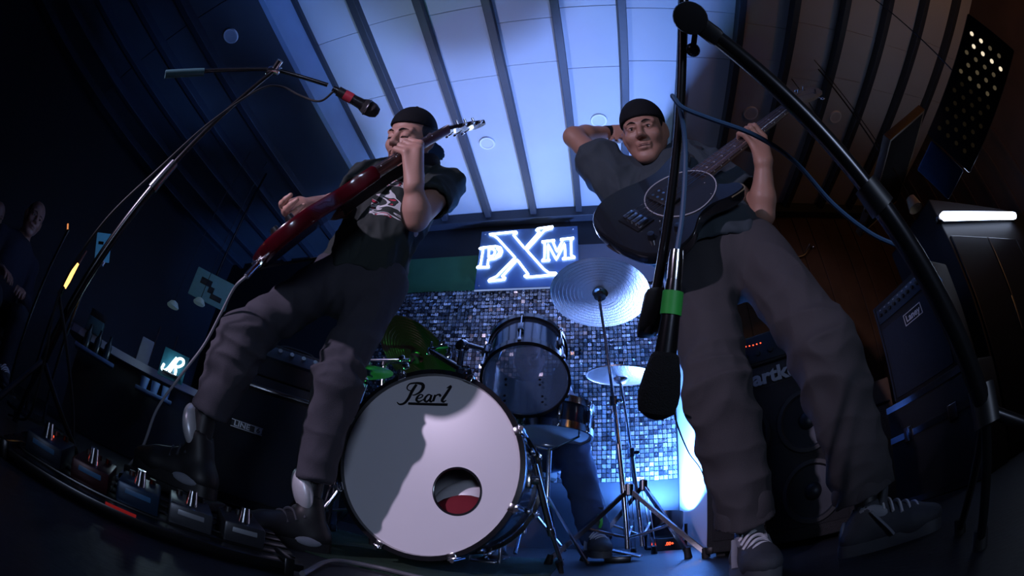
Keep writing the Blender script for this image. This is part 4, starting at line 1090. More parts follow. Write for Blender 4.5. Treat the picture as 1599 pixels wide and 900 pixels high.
fd.cone(G['neck'] + V(0, -.01, .02), C, .068, .07, .01, sub=True)
field_obj(fd, 'tshirt', 'shirt_print', PG, [(.009, (11, 11, 6), V(3, 1, 2), None), (.005, (20, 20, 12), V(1, 5, 2), None)], 2, label='dark T-shirt with white and red print')
# jeans
fd = Field(*box_of([G['hipR'] + V(0, 0, .03), G['hipL'], G['knR'], G['knL'], G['anR'], G['anL']], .15), .006)
mid = (G['hipR'] + G['hipL']) / 2
fd.ell(mid + V(0, 0, -.01), (.165, .12, .13), (X, np.cross(V(0, 0, 1), X), V(0, 0, 1)), .03)
leg_cloth(fd, G['hipR'], G['knR'], G['anR'], (.084, .066, .058), hem=-.085); leg_cloth(fd, G['hipL'], G['knL'], G['anL'], (.084, .066, .058), hem=-.115)
fd.plane(mid + V(0, 0, .09), V(0, 0, 1))
field_obj(fd, 'jeans', 'denim_grey', PG, [(.012, (7, 7, 17), V(1, 2, 3), lambda c: max(0, min(1, 1.3 - abs(c[2] - .5) * 5)) + max(0, min(1, (.32 - c[2]) * 6))), (.004, (16, 16, 7), V(5, 2, 3), None)], 2, label='grey jeans')
shoe(PG, G['anL'] + V(0, 0, 0), (-.42, -.55), 0.0, 'high'); shoe(PG, G['anR'], (-.75, -.35), .075, 'high')
# strap
st = curve_pts([gg(.0, 0, -.02), G['hipR'] + V(-.09, .12, .2), V(-.80, 1.12, 1.15), V(-.64, 1.13, 1.38), G['neck'] + V(.10, .01, .0), V(-.57, .93, 1.30), gg(.36, .13, -.02)], 8)
b = MB(); b.tube(st, .022, 8, flat=.12, hint=(0, 1, 0)); tag(b.build('guitar_strap', MATS['strap_black']), 'black strap of the red guitar over the shoulder', 'strap')

# ---- bassist
B = dict(neck=V(.295, 1.12, 1.40), shR=at_h(960, 278, 1.12), shL=V(.465, 1.09, 1.30), hipR=V(.335, 1.09, .90), hipL=V(.50, 1.02, .90),
         elR=at_h(896, 214, 1.1), wrR=at_h(956, 207, 1.2), elL=at_h(1190, 335, 1.13), knR=at_h(1118, 605, 1.08), knL=at_h(1284, 540, 1.06), anR=V(.41, 1.11, .10), anL=V(.675, .93, .10))
bhand = BE + bn * ((at_h(1158, 226, 1.07) - BE) @ bn)
B['wrL'] = bhand + V(.015, -.01, -.105)
PB = thing('person', 'bassist in black cap with one hand behind head, wide grey trousers', 'person', V(.52, 1.03, 0))
BH = head_frame(1006, 207, 1.0, .24, math.radians(1), math.radians(8))
C, L_, F_, U_ = BH
lo, hi = box_of([B['neck'], B['elR'], B['elL'], B['hipR'], bhand, C, B['wrR'] + V(0.05, .1, .1)], .15); lo[2] = .85
fd = Field(lo, hi, .0036)
fd.ell((B['neck'] * .6 + (B['hipR'] + B['hipL']) * .2), (.14, .09, .25), None, .03)
fd.cone(B['neck'] - V(0, 0, .06), B['shR'], .05, .05, .04); fd.cone(B['neck'] - V(0, 0, .06), B['shL'], .05, .05, .04)
add_head(fd, BH, .96, True)
fd.cone(C + U_ * -.06 - F_ * .025, B['neck'] - V(0, 0, .03), .052, .06, .03)
arm(fd, B['shR'], B['elR'], B['wrR']); arm(fd, B['shL'], B['elL'], B['wrL'])
grip_hand(fd, bhand, -bn, bF, B['wrL'], .024)
hd = unit(C - F_ * .13 + U_ * .0 - B['wrR']); loose_hand(fd, B['wrR'], hd, V(0, .2, -1), V(.2, -1, -.1), (.25, .6, .9), 1.0, 1)
field_obj(fd, 'body', 'skin_b', PB, smooth=1)
face_details(PB, BH, .96, True)
add_hair(PB, BH, .96)
add_cap(PB, BH, .97, 'cap_black', True, .042, .12, label='black cap worn backward')
wv = unit(B['wrR'] - B['elR']); b = MB(); b.tube([B['wrR'] - wv * .045, B['wrR'] - wv * .005], [.034, .032], 18); b.build('wristband', MATS['cap_black'], PB, label='black wristband')
fd = Field(*box_of([B['neck'], B['shR'], B['shL'], B['elR'], B['elL'], B['hipR'], B['hipL']], .19), .006)
X, Fr, U = torso_shirt(fd, B['neck'], B['shR'], B['shL'], B['hipR'], B['hipL'], (-.1, -1, 0), 1.1, .05, .022)
hem = (B['hipR'] + B['hipL']) / 2 - V(0, 0, .015)
fd.hollow(.016); fd.plane(hem, unit(V(0.1, -.1, -1)))
for s, e, q in ((B['shR'], B['elR'], .52), (B['shL'], B['elL'], .72)):
    fd.cone(s, s + (e - s) * q, .078, .09, .04, flat=True); fd.cone(s, s + (e - s) * .3, .078, .082, .04)
    fd.cone(s + (e - s) * (q - .14), s + (e - s) * (q + .2), .074, .082, 0, sub=True)
fd.cone(B['shR'] + V(.02, 0, -.06), B['shR'] + V(.09, 0, -.3), .08, .06, .05)
fd.cone(B['neck'] + V(0, -.015, .025), C, .07, .07, .01, sub=True)
field_obj(fd, 'tshirt', 'shirt_teal', PB, [(.011, (9, 9, 5), V(3, 4, 2), None), (.006, (17, 17, 10), V(1, 5, 2), None)], 2, label='loose dark grey T-shirt')
fd = Field(*box_of([B['hipR'] + V(0, 0, .03), B['hipL'], B['knR'], B['knL'], B['anR'], B['anL']], .17), .006)
mid = (B['hipR'] + B['hipL']) / 2
fd.ell(mid + V(0, 0, -.01), (.17, .125, .13), (X, np.cross(V(0, 0, 1), X), V(0, 0, 1)), .03)
leg_cloth(fd, B['hipR'], B['knR'], B['anR'], (.105, .088, .084), hem=-.045); leg_cloth(fd, B['hipL'], B['knL'], B['anL'], (.105, .09, .086), hem=-.045)
fd.plane(mid + V(0, 0, .09), V(0, 0, 1))
field_obj(fd, 'trousers', 'twill_brown', PB, [(.014, (6, 6, 12), V(1, 2, 3), lambda c: max(0, min(1, 1.2 - abs(c[2] - .48) * 4)) + max(0, min(1, (.3 - c[2]) * 5))), (.005, (13, 13, 5), V(5, 2, 3), None)], 2, label='wide grey brown trousers')
shoe(PB, B['anR'], (-.12, -1), 0, 'low'); shoe(PB, B['anL'], (.75, -.62), 0, 'low')
st = curve_pts([bg(.0, 0, -.015), B['hipR'] + V(-.12, .10, .15), V(.12, 1.2, 1.15), V(.30, 1.2, 1.40), B['neck'] + V(.10, .0, .01), V(.41, 1.0, 1.36), bg(.44, .13, -.02)], 8)
b = MB(); b.tube(st, .026, 8, flat=.12, hint=(0, 1, 0)); tag(b.build('bass_strap', MATS['strap_black']), 'black strap of the black bass guitar', 'strap')

# ---- drummer, sitting low behind the kit
D = dict(neck=V(-.37, 2.40, 1.0), shR=V(-.54, 2.39, .95), shL=V(-.20, 2.39, .95), hipR=V(-.46, 2.46, .56), hipL=V(-.28, 2.46, .56), elR=V(-.60, 2.22, .72), elL=V(-.09, 2.20, .70),
         wrR=V(-.50, 2.0, .78), wrL=V(-.20, 2.02, .79), knR=V(-.50, 2.05, .53), knL=V(-.10, 2.07, .54), anR=V(-.42, 1.96, .13), anL=V(.02, 1.98, .12))
PD = thing('person', 'drummer seated behind the kit, mostly hidden by the rack tom', 'person', V(-.37, 2.40, 0))
HC_ = V(-.375, 2.33, 1.13); u_ = unit(V(0, -.35, 1)); f_ = unit(V(.05, -1, -.35)); f_ = unit(f_ - u_ * (f_ @ u_)); DH = (HC_, np.cross(u_, f_), f_, u_)
fd = Field(*box_of([D['neck'], HC_, D['elR'], D['elL'], D['wrR'] - V(0, .16, 0), D['hipR'], D['hipL']], .14), .0055)
fd.ell((D['neck'] + D['hipR'] * .5 + D['hipL'] * .5) / 2, (.14, .09, .2), None, .03)
fd.cone(D['neck'] - V(0, 0, .05), D['shR'], .05, .05, .04); fd.cone(D['neck'] - V(0, 0, .05), D['shL'], .05, .05, .04)
add_head(fd, DH, 1.0, True); fd.cone(HC_ - u_ * .06 - f_ * .02, D['neck'] - V(0, 0, .03), .05, .058, .03)
arm(fd, D['shR'], D['elR'], D['wrR']); arm(fd, D['shL'], D['elL'], D['wrL'])
for w, s in ((D['wrR'], 1), (D['wrL'], -1)): loose_hand(fd, w, V(.1 * s, -1, -.1), V(s, 0, 0), V(0, 0, -1), (.8, 1.6, 2.2), 1.0, 1)
field_obj(fd, 'body', 'skin_a', PD); face_details(PD, DH, 1.0, True); add_hair(PD, DH, 1.0, -.02)
fd = Field(*box_of([D['neck'], D['shR'], D['shL'], D['elR'], D['elL'], D['hipR'], D['hipL']], .17), .007)
X, Fr, U = torso_shirt(fd, D['neck'], D['shR'], D['shL'], D['hipR'], D['hipL'], (0, -1, 0), 1.05, .05, .012)
for s, e in ((D['shR'], D['elR']), (D['shL'], D['elL'])):
    fd.cone(s, s + (e - s) * .8, .066, .072, .03, flat=True); fd.cone(s + (e - s) * .7, s + (e - s) * 1.0, .058, .062, 0, sub=True)
fd.cone(D['neck'] + V(0, 0, .02), HC_, .066, .07, .01, sub=True)
field_obj(fd, 'tshirt', 'shirt_plain', PD, [(.008, (11, 11, 6), V(3, 4, 2), None)], 2)
fd = Field(*box_of([D['hipR'] + V(0, 0, .03), D['hipL'], D['knR'], D['knL'], D['anR'], D['anL']], .15), .007)
mid = (D['hipR'] + D['hipL']) / 2
fd.ell(mid, (.17, .14, .1), None, .03)
leg_cloth(fd, D['hipR'], D['knR'], D['anR'], (.092, .076, .07)); leg_cloth(fd, D['hipL'], D['knL'], D['anL'], (.092, .078, .072))
field_obj(fd, 'jeans', 'jean_blue', PD, [(.007, (7, 7, 15), V(1, 2, 3), None)], 2)
shoe(PD, D['anR'], (0, -1), .03, 'low'); shoe(PD, D['anL'], (.15, -1), .03, 'low')
for w, s in ((D['wrR'], 1), (D['wrL'], -1)):
    h = w + V(0, -.085, -.02); dd = unit(V(.45 * s, -.62, .02)); b = MB(); b.tube([h - dd * .08, h + dd * .2, h + dd * .28, h + dd * .3], [.0072, .0072, .0045, .005], 10)
    tag(b.build('drumstick', mat('stick_wood', (.5, .36, .2), .5, noise=.2)), 'wooden drumstick in the drummer\'s ' + ('right' if s > 0 else 'left') + ' hand', 'drumstick', 'drumsticks')
# ------------------------------------------------------------------ amplifiers and speakers
Zv = V(0, 0, 1)
def fr(N): N = unit(V(N[0], N[1], 0)); return np.cross(Zv, N), Zv, N       # right, up, out as seen from the front
mat('led_off', (.03, .005, .006), .4, noise=.1)
emat('red_led', (1, .06, .02), 6)
mat('alu_cone', (.02, .024, .032), .45, metal=.6, noise=.15)
mat('speaker_rubber', (.02, .02, .024), .6, noise=.2)
def knobs(T, o, X, U, N, xs, r=.011, L=.016, m='black_plastic', name='knob'):
    for x in xs:
        b = MB(); b.lathe([(r, 0), (r * .92, L), (0, L)], o + X * x, N, 14); b.box(o + X * x + N * L + U * r * .5, (.002, r, .002), (X, U, N)); b.build(name, MATS[m], T)
def corners(T, X, U, N, o, w, h, d):
    for sx in (-1, 1):
        for sz in (0, 1):
            b = MB(); b.box(o + X * sx * (w / 2 - .014) + U * (sz * h + (.014 if sz == 0 else -.014)) - N * .012, (.034, .034, .034), (X, U, N), .009); b.build('corner', MATS['black_plastic'], T)
# guitar amp behind the guitarist
a = math.radians(-41.5); p = V(math.sin(a) * 2.02, math.cos(a) * 2.02, 0); X, U, N = fr((.66, -.75))
AM = thing('guitar_amp', 'black guitar amplifier lettered LINE 6 behind the guitarist', 'amplifier', p)
b = MB(); b.box(p - N * .14 + U * .33, (.66, .62, .28), (X, U, N), .012); b.build('cabinet', MATS['tolex'], AM)
b = MB(); b.box(p + U * .31 + N * .002, (.60, .50, .012), (X, U, N), .004); b.build('grille', MATS['grille_cloth'], AM)
b = MB(); b.box(p + U * .585 + N * .004, (.62, .02, .014), (X, U, N), .003); b.build('piping', MATS['dark_chrome'], AM)
b = MB(); b.box(p - N * .13 + U * .73, (.62, .17, .24), (X, U, N), .012); hd_ = b.build('amp_head', MATS['tolex'], AM)
b = MB(); b.box(p - N * .03 + U * .765, (.55, .075, .06), (X, unit(U - N * .35), unit(N + U * .35)), .004); b.build('control_panel', mat('panel_blue', (.06, .08, .11), .35, metal=.4, noise=.2), hd_)
pn = unit(N + U * .35); knobs(hd_, p - N * .03 + U * .768 + pn * .031, X, unit(U - N * .35), pn, np.linspace(-.2, .22, 8), .012, .016, 'chrome')
b = MB(); b.tube(curve_pts([p - N * .13 + U * .815 - X * .1, p - N * .13 + U * .85 - X * .07, p - N * .13 + U * .85 + X * .07, p - N * .13 + U * .815 + X * .1], 5), .011, 8); b.build('handle', MATS['black_rubber'], hd_)
corners(AM, X, U, N, p + U * .02, .66, .62, .28)
for sx in (-1, 1):
    b = MB(); b.box(p - N * .14 + X * sx * .28 + U * .01, (.04, .02, .2), (X, U, N), .004); b.build('foot', MATS['black_rubber'], AM)
lc = p - X * .15 + U * .385 + N * .011
lc = lc + V(0, 0, 0)
b = MB(); b.box(lc, (.155, .036, .005), (X, U, N), .002); bd = b.build('badge', MATS['black_plastic'], AM)
b = MB(); b.box(lc + U * .016 + N * .002, (.155, .003, .003), (X, U, N)); b.build('badge_line', MATS['silver_print'], bd, False); b = MB(); b.box(lc - U * .016 + N * .002, (.155, .003, .003), (X, U, N)); b.build('badge_line', MATS['silver_print'], bd, False)
text_mesh('line_lettering', 'LINE', .034, lc - X * .024 + N * .0035, X, U, N, MATS['silver_print'], bd, .0008, sx=1.15, bold=.0008)
b = MB(); b.box(lc + X * .056 + N * .003, (.036, .026, .002), (X, U, N)); b.build('badge_plate', MATS['silver_print'], bd, False)
text_mesh('six_lettering', '6', .03, lc + X * .056 + N * .0045, X, U, N, MATS['black_plastic'], bd, .0008, sx=1.2, bold=.001)

# bass amp behind the bassist
N = unit(V(-.55, -.84, 0)); X, U, N = fr(N); p = V(.70, 1.55, 0)
BA = thing('bass_amp', 'black bass amplifier stack lettered Hartke behind the bassist', 'amplifier', p)
b = MB(); b.box(p - N * .19 + U * .38, (.60, .72, .38), (X, U, N), .012); cab_ = b.build('cabinet', MATS['tolex'], BA)
b = MB(); b.box(p + U * .36 + N * .001, (.55, .58, .008), (X, U, N), .003); b.build('grille', MATS['grille_cloth'], BA)
for dx in (-.135, .135):
    for z in (.20, .47):
        c = p + X * dx + U * z + N * .006
        b = MB(); b.lathe([(.118, 0), (.12, .012), (.105, .014), (.10, .006), (.098, -.002)], c, N, 36); sp_ = b.build('speaker_surround', MATS['speaker_rubber'], BA)
        b = MB(); b.lathe([(.098, .0), (.05, -.0), (.035, .001), (.034, .004), (.02, .016), (0, .02)], c, N, 36); b.build('speaker_cone', MATS['alu_cone'], sp_)
lt = p + U * .685 + N * .008
text_mesh('hartke_lettering', 'Hartke', .082, lt - X * .0, X, U, N, MATS['silver_print'], BA, .003, sx=1.12, bold=.003, label='silver lettering Hartke')
b = MB(); b.box(p - N * .16 + U * .81, (.50, .13, .32), (X, U, N), .008); hd_ = b.build('amp_head', MATS['tolex'], BA)
b = MB(); b.box(p + U * .81 + N * .002, (.48, .11, .006), (X, U, N), .002); b.build('front_plate', mat('plate_dark', (.03, .035, .045), .35, metal=.5, noise=.2), hd_)
for i in range(11):
    b = MB(); b.ell(p + X * (-.17 + i * .0165) + U * (.835 + .004 * math.sin(i * .5)) + N * .006, (.003, .003, .002), None, 8, 6); b.build('led', MATS['red_led'], hd_)
knobs(hd_, p + U * .79 + N * .005, X, U, N, np.linspace(-.19, .2, 8), .011, .014)
corners(BA, X, U, N, p + U * .02, .6, .72, .38)
for sx in (-1, 1):
    b = MB(); b.box(p - N * .19 + X * sx * .25 + U * .01, (.04, .02, .3), (X, U, N), .004); b.build('foot', MATS['black_rubber'], BA)

# combo amp on a flight case at the right
dL = 2.3; A1 = at_h(1362, 483, dL); A2 = at_h(1440, 407, dL * .894); zt = A1[2]
X = unit(V(A2[0] - A1[0], A2[1] - A1[1], 0)); N = np.cross(X, Zv); U = Zv
if N @ A1 > 0: N = -N
w = .46; p = A1 + X * w / 2; p[2] = zt - .52
FC = thing('flight_case', 'black flight case under the right-hand combo amplifier', 'case', V(p[0], p[1], 0))
b = MB(); b.box(V(p[0], p[1], p[2] / 2) - N * .16, (.56, p[2], .36), (X, U, N), .006); b.build('case_body', MATS['tolex'], FC)
for z in (.02, p[2] * .66, p[2] - .02):
    b = MB(); b.box(V(p[0], p[1], z) + N * .021, (.565, .03, .006), (X, U, N)); b.build('metal_edge', MATS['dark_chrome'], FC, False)
for sx in (-1, 1):
    b = MB(); b.box(V(p[0], p[1], p[2] * .66) + X * sx * .15 + N * .024, (.06, .07, .01), (X, U, N), .004); b.build('latch', MATS['dark_chrome'], FC)
LA = thing('combo_amp', 'black combo amplifier with white Laney badge at the right', 'amplifier', p)
b = MB(); b.box(p - N * .12 + U * .26, (w, .52, .24), (X, U, N), .012); b.build('cabinet', MATS['tolex'], LA)
b = MB(); b.box(p + U * .20 + N * .002, (w - .05, .36, .008), (X, U, N), .003); b.build('grille', mat('grille_navy', (.02, .03, .05), .8, bump=.6, bscale=600, noise=.3), LA)
b = MB(); b.box(p + U * .45 + N * .003, (w - .05, .075, .008), (X, U, N), .003); pnl = b.build('control_panel', mat('panel_navy', (.04, .06, .09), .4, metal=.3, noise=.2), LA)
knobs(pnl, p + U * .452 + N * .007, X, U, N, np.linspace(-.17, .17, 10), .0095, .014)
for i in range(10):
    b = MB(); b.box(p + X * np.linspace(-.17, .17, 10)[i] + U * .478 + N * .0075, (.012, .005, .001), (X, U, N)); b.build('scale_mark', MATS['silver_print'], pnl, False)
for sx in (-1, 1):
    b = MB(); b.box(p + X * sx * (w / 2 - .012) + U * .26 + N * .004, (.012, .5, .006), (X, U, N), .002); b.build('edge_trim', MATS['grille_navy'] if 'grille_navy' in MATS else MATS['tolex'], LA)
c = p + U * .34 + X * .04 + N * .008
for dx, dz, sw, sh in ((0, .026, .13, .004), (0, -.026, .13, .004), (.065, 0, .004, .056), (-.065, 0, .004, .056)):
    b = MB(); b.box(c + X * dx + U * dz, (sw, sh, .003), (X, U, N)); b.build('badge_frame', MATS['white_plastic'], LA, False)
text_mesh('laney_lettering', 'Laney', .046, c, X, U, N, MATS['white_plastic'], LA, .0015, bold=.0008, label='white lettering Laney')
b = MB(); b.tube(curve_pts([p - N * .12 + U * .52 - X * .1, p - N * .12 + U * .555 - X * .07, p - N * .12 + U * .555 + X * .07, p - N * .12 + U * .52 + X * .1], 5), .011, 8); b.build('handle', MATS['black_rubber'], LA)

# wooden loudspeaker with brown grille, behind the combo
p = V(1.72, 2.35, 0); X, U, N = fr((-.55, -.83))
WS = thing('wooden_loudspeaker', 'brown loudspeaker with perforated grille behind the combo amplifier', 'loudspeaker', p)
b = MB(); b.box(p - N * .18 + U * .40, (.5, .8, .36), (X, U, N), .01); b.build('cabinet', mat('speaker_wood', (.16, .09, .05), .5, noise=.4, nscale=9), WS)
b = MB(); b.box(p + U * .33 + N * .004, (.44, .6, .01), (X, U, N), .004); b.build('grille', mat('grille_brown', (.2, .12, .075), .6, bump=1., bscale=160, noise=.5, nscale=160), WS)
b = MB(); b.box(p + U * .645 + N * .006, (.46, .012, .014), (X, U, N), .003); b.build('grille_frame', MATS['black_plastic'], WS)
b = MB(); b.lathe([(.05, 0), (.06, .01), (.045, .012), (.02, -.01), (0, -.012)], p + U * .72 + N * .002, N, 24); b.build('tweeter', MATS['speaker_rubber'], WS)

# wall boards right of the partition
for i in range(15):
    x = .76 + i * .187; b = MB(); b.span((x, YB - .018 - .004 * (i % 3), 0.02), (x + .18, YB, 2.76), .004); b.build('plank', MATS['wall_wood'], WALLB, False)
# hook with a ball on the boards
h = at_y(1262, 388, YB - .03)
HK = thing('wall_hook', 'small chrome hook on the brown boards behind the bassist', 'hook', h)
b = MB(); b.tube(curve_pts([at_y(1240, 402, YB - .05), at_y(1256, 398, YB - .06), h + V(0, -.05, 0), at_y(1264, 388, YB - .02)], 5), .008, 8); b.build('rod', MATS['chrome'], HK)
b = MB(); b.ell(at_y(1270, 386, YB - .05), (.018, .018, .018)); b.ell(at_y(1262, 386, YB - .04), (.014, .05, .014)); b.build('ball', MATS['chrome'], HK)

# ------------------------------------------------------------------ bar side at the right
CB = thing('dark_cabinet', 'tall dark cabinet carrying the white light bar', 'cabinet', V(2.6, 1.55, 0))
b = MB(); b.span((1.98, 1.32, 0), (3.4, 1.85, 1.46), .008); b.build('carcass', MATS['wall_black'], CB, False)
for x0 in (2.0, 2.47, 2.94):
    b = MB(); b.span((x0, 1.305, .06), (x0 + .45, 1.322, 1.2), .004); dr = b.build('door', mat('cabinet_door', (.02, .022, .03), .3, noise=.3), CB, False)
    b = MB(); b.cyl((x0 + .41, 1.285, .6), (x0 + .41, 1.285, .8), .007, n=8); b.build('handle', MATS['dark_chrome'], dr)
T1 = at_y(1469, 338, 1.27); T2 = at_y(1584, 337, 1.27); zt = (T1[2] + T2[2]) / 2
LB = thing('light_bar', 'glowing white horizontal light bar at the right', 'lamp', V((T1[0] + T2[0]) / 2, 1.28, zt))
b = MB(); b.tube([T1, T1 * .97 + T2 * .03, T2 * .97 + T1 * .03, T2], [.012, .026, .026, .024], 14); b.build('tube', emat('tube_glow', (.6, .72, 1), 7), LB)
b = MB(); b.box((T1 + T2) / 2 + V(0, .03, 0), (np.linalg.norm(T2 - T1) + .04, .04, .03), (unit(T2 - T1), V(0, 1, 0), Zv), .004); b.build('holder', MATS['black_metal'], LB)
b = MB(); b.cyl(T2, T2 + unit(T2 - T1) * .06, .02, n=12); b.build('end_cap', MATS['black_plastic'], LB)
# folded blue card standing under the light bar
f0 = at_y(1575, 372, 1.24)
# perforated lamp hanging at the far right
P1, P2 = at_h(1488, 225, 1.75), at_h(1545, 62, 1.75)
PL = thing('perforated_lamp', 'dark perforated metal lamp with glowing holes hanging at the right', 'lamp', (P1 + P2) / 2)
d = unit(P2 - P1); L = np.linalg.norm(P2 - P1); n_ = unit(-((P1 + P2) / 2 - CAM)); n_ = unit(n_ - d * (n_ @ d)); s_ = np.cross(d, n_)
b = MB(); b.box((P1 + P2) / 2 - n_ * .06, (L + .1, .26, .11), (d, s_, n_), .01); b.build('housing', MATS['black_metal'], PL)
for i in range(11):
    for j in range(4):
        k = .6 if False else (i / 10) ** 2
        m = emat('hole_dim', (1, .72, .4), .006) if i < 6 else (emat('hole_mid', (1, .78, .45), .06) if i < 9 else emat('hole_bright', (1, .85, .6), .9))
        if i == 10 and j > 1: m = MATS['hole_mid']
        b = MB(); b.disc(P1 + d * (L * (i + .3) / 11) + s_ * ((j - 1.5) * .05 + (.012 if i % 2 else -.012)) - n_ * .004, n_, .010, 10, .003); b.build('light_hole', m, PL, False)
b = MB(); b.box(P1 - d * .14 - n_ * .05, (.16, .2, .05), (d, s_, n_), .008); b.build('blue_flap', mat('blue_metal', (.06, .16, .32), .35, metal=.5, noise=.3), PL, label='blue metal end flap')
t_ = (P1 + P2) / 2; b = MB(); b.cyl(t_ - n_ * .1, V(t_[0], t_[1], ZC), .004, n=8); b.build('rod', MATS['black_metal'], PL)
# flat screen hung from the ceiling, seen from below
S1, S2, S3 = at_h(1345, 240, 2.55), at_h(1446, 303, 2.25), at_h(1330, 302, 2.55)
HSN = thing('hanging_screen', 'flat dark screen with brown frame hung under the ceiling', 'screen', (S1 + S2) / 2)
X = unit(V((S2 - S1)[0], (S2 - S1)[1], 0)); Y_ = unit(np.cross(Zv, X) + Zv * .5); N = np.cross(X, Y_); c = (S1 + S2) / 2 - V(0, 0, .02)
b = MB(); b.box(c, (.8, .5, .04), (X, Y_, N), .006); b.build('panel', mat('screen_matte', (.006, .006, .008), .9, spec=.1, noise=.2), HSN)
for dx, dy, sw, sh in ((0, .25, .82, .02), (0, -.25, .82, .02), (.4, 0, .02, .5), (-.4, 0, .02, .5)):
    b = MB(); b.box(c + X * dx + Y_ * dy, (sw, sh, .05), (X, Y_, N), .003); b.build('frame_edge', mat('frame_brown', (.09, .055, .03), .5, noise=.3), HSN)
b = MB(); b.cyl(c, V(c[0], c[1], ZC), .006, n=8); b.build('pole', MATS['black_rubber'], HSN)
for px, py in ((1357, 318), (1426, 318)):
    q = at_h(px, py, 2.3); t = thing('mini_pendant_lamp', ('pale small lampshade under the hanging screen beside the boom pole' if px < 1400 else 'pale small lampshade under hanging screen beside the light bar'), 'lamp', q)
    b = MB(); b.lathe([(.05, -.035), (.033, .035), (.03, .035), (.046, -.033)], q, (0, 0, 1), 20); b.build('shade', mat('shade_cream', (.4, .3, .18), .6, noise=.2), t)
    b = MB(); b.cyl(q + V(0, 0, .03), V(q[0], q[1], ZC), .004, n=6); b.build('cord', MATS['black_rubber'], t)
# ------------------------------------------------------------------ left-hand side: bar counter, neon, spectators
C1, C2 = at_h(120, 508, 2.75), at_h(308, 610, 2.75); zc = (C1[2] + C2[2]) / 2; C1[2] = C2[2] = zc
d = unit(C2 - C1); s_ = np.cross(Zv, d); s_ = s_ if s_ @ C1 > 0 else -s_; L = np.linalg.norm(C2 - C1)
BC = thing('bar_counter', 'dark bar counter with pale rounded edge at the left', 'counter', V(*((C1 + C2)[:2] / 2), 0))
ol = [(0.03, 0), (L + .4, 0), (L + .4, .4), (0.03, .4), (-.04, .36), (-.06, .3), (-.06, .08), (-.03, .02)]
b = MB(); b.prism(ol, C1 - V(0, 0, .04), d, s_, Zv, .045); b.build('worktop', mat('counter_top', (.42, .43, .5), .35, noise=.2, nscale=5), BC, False)
b = MB(); b.box(C1 + d * (L + .4) / 2 + s_ * .22 - V(0, 0, zc / 2 + .02), (L + .3, .3, zc - .05), (d, s_, Zv)); b.build('front', MATS['wall_black'], BC, False)
for px0, py0, px1, py1, nm in ((116, 534, 176, 572, 0), (212, 602, 268, 632, 1)):
    A, Bq = at_h(px0, py0, 2.6), at_h(px1, py1, 2.6); A[2] = Bq[2] = (A[2] + Bq[2]) / 2
    b = MB(); dd = unit(Bq - A); b.box((A + Bq) / 2 + s_ * .06, (np.linalg.norm(Bq - A), .14, .022), (dd, np.cross(Zv, dd), Zv), .004); b.build('bottle_shelf', mat('shelf_blue', (.12, .22, .42), .4, noise=.2), BC)
    q = (A + Bq) / 2 + s_ * .06
    for k in range(3):
        o_ = q + dd * (k - 1) * .075 + V(0, 0, .011)
        if nm: 
            t = MB(); t.lathe([(.0, 0), (.022, 0), (.03, .07), (.027, .07), (.02, .006), (0, .006)], o_, Zv, 16); tag(t.build('cup', mat('cup_blue', (.15, .25, .45), .3, noise=.1)), 'small blue cup on the shelf below the JR sign', 'cup', 'cups on the lower shelf')
        else:
            t = MB(); t.lathe([(0, 0), (.024, 0), (.025, .08), (.01, .11), (.01, .14), (0, .14)], o_, Zv, 14); tag(t.build('bottle', mat('bottle_dark', (.03, .05, .06), .15, noise=.2)), 'small dark bottle on the blue strip below bar counter', 'bottle', 'bottles below the counter')
# JR neon sign at the end of the counter
o_ = at_h(271, 571, 2.62); N = unit(CAM - o_); N[2] = 0; N = unit(N); X = np.cross(Zv, N)
JR = thing('small_neon_sign', 'small white neon sign reading JR on the bar counter', 'neon sign', V(o_[0], o_[1], zc))
b = MB(); b.box(o_ - N * .015, (.17, .17, .006), (X, Zv, N), .002); b.build('acrylic_plate', mat('plate_teal', (.02, .09, .12), .2, noise=.2), JR)
b = MB(); b.box(V(o_[0], o_[1], zc + .006) - N * .015, (.12, .012, .05), (X, Zv, N), .002); b.cyl(V(o_[0], o_[1], zc) - N * .015, o_ - N * .015, .006, n=8); b.build('stand', MATS['black_metal'], JR)
emat('neon_white', (.62, .85, 1), 5)
# strokes measured in the sign's own plane, leaning like the lettering
g = lambda x, y: o_ + X * (x + y * .35) + Zv * y
b = MB(); b.tube(curve_pts([g(-.055, -.015), g(-.05, -.045), g(-.03, -.05), g(-.018, -.03), g(-.015, .02), g(-.012, .05)], 5), .0075, 8); b.build('letter_j', MATS['neon_white'], JR)
b = MB(); b.tube(curve_pts([g(.002, -.055), g(.002, .0), g(.002, .05), g(.03, .055), g(.045, .03), g(.03, .005), g(.008, .002), g(.03, -.02), g(.045, -.055)], 5), .0075, 8); b.build('letter_r', MATS['neon_white'], JR)
l = bpy.data.lights.new('jr_glow', 'POINT'); l.color = (.6, .85, 1); l.energy = .8; l.shadow_soft_size = .04; lo_ = bpy.data.objects.new('jr_glow', l); COL.objects.link(lo_); lo_.location = o_ + N * .06
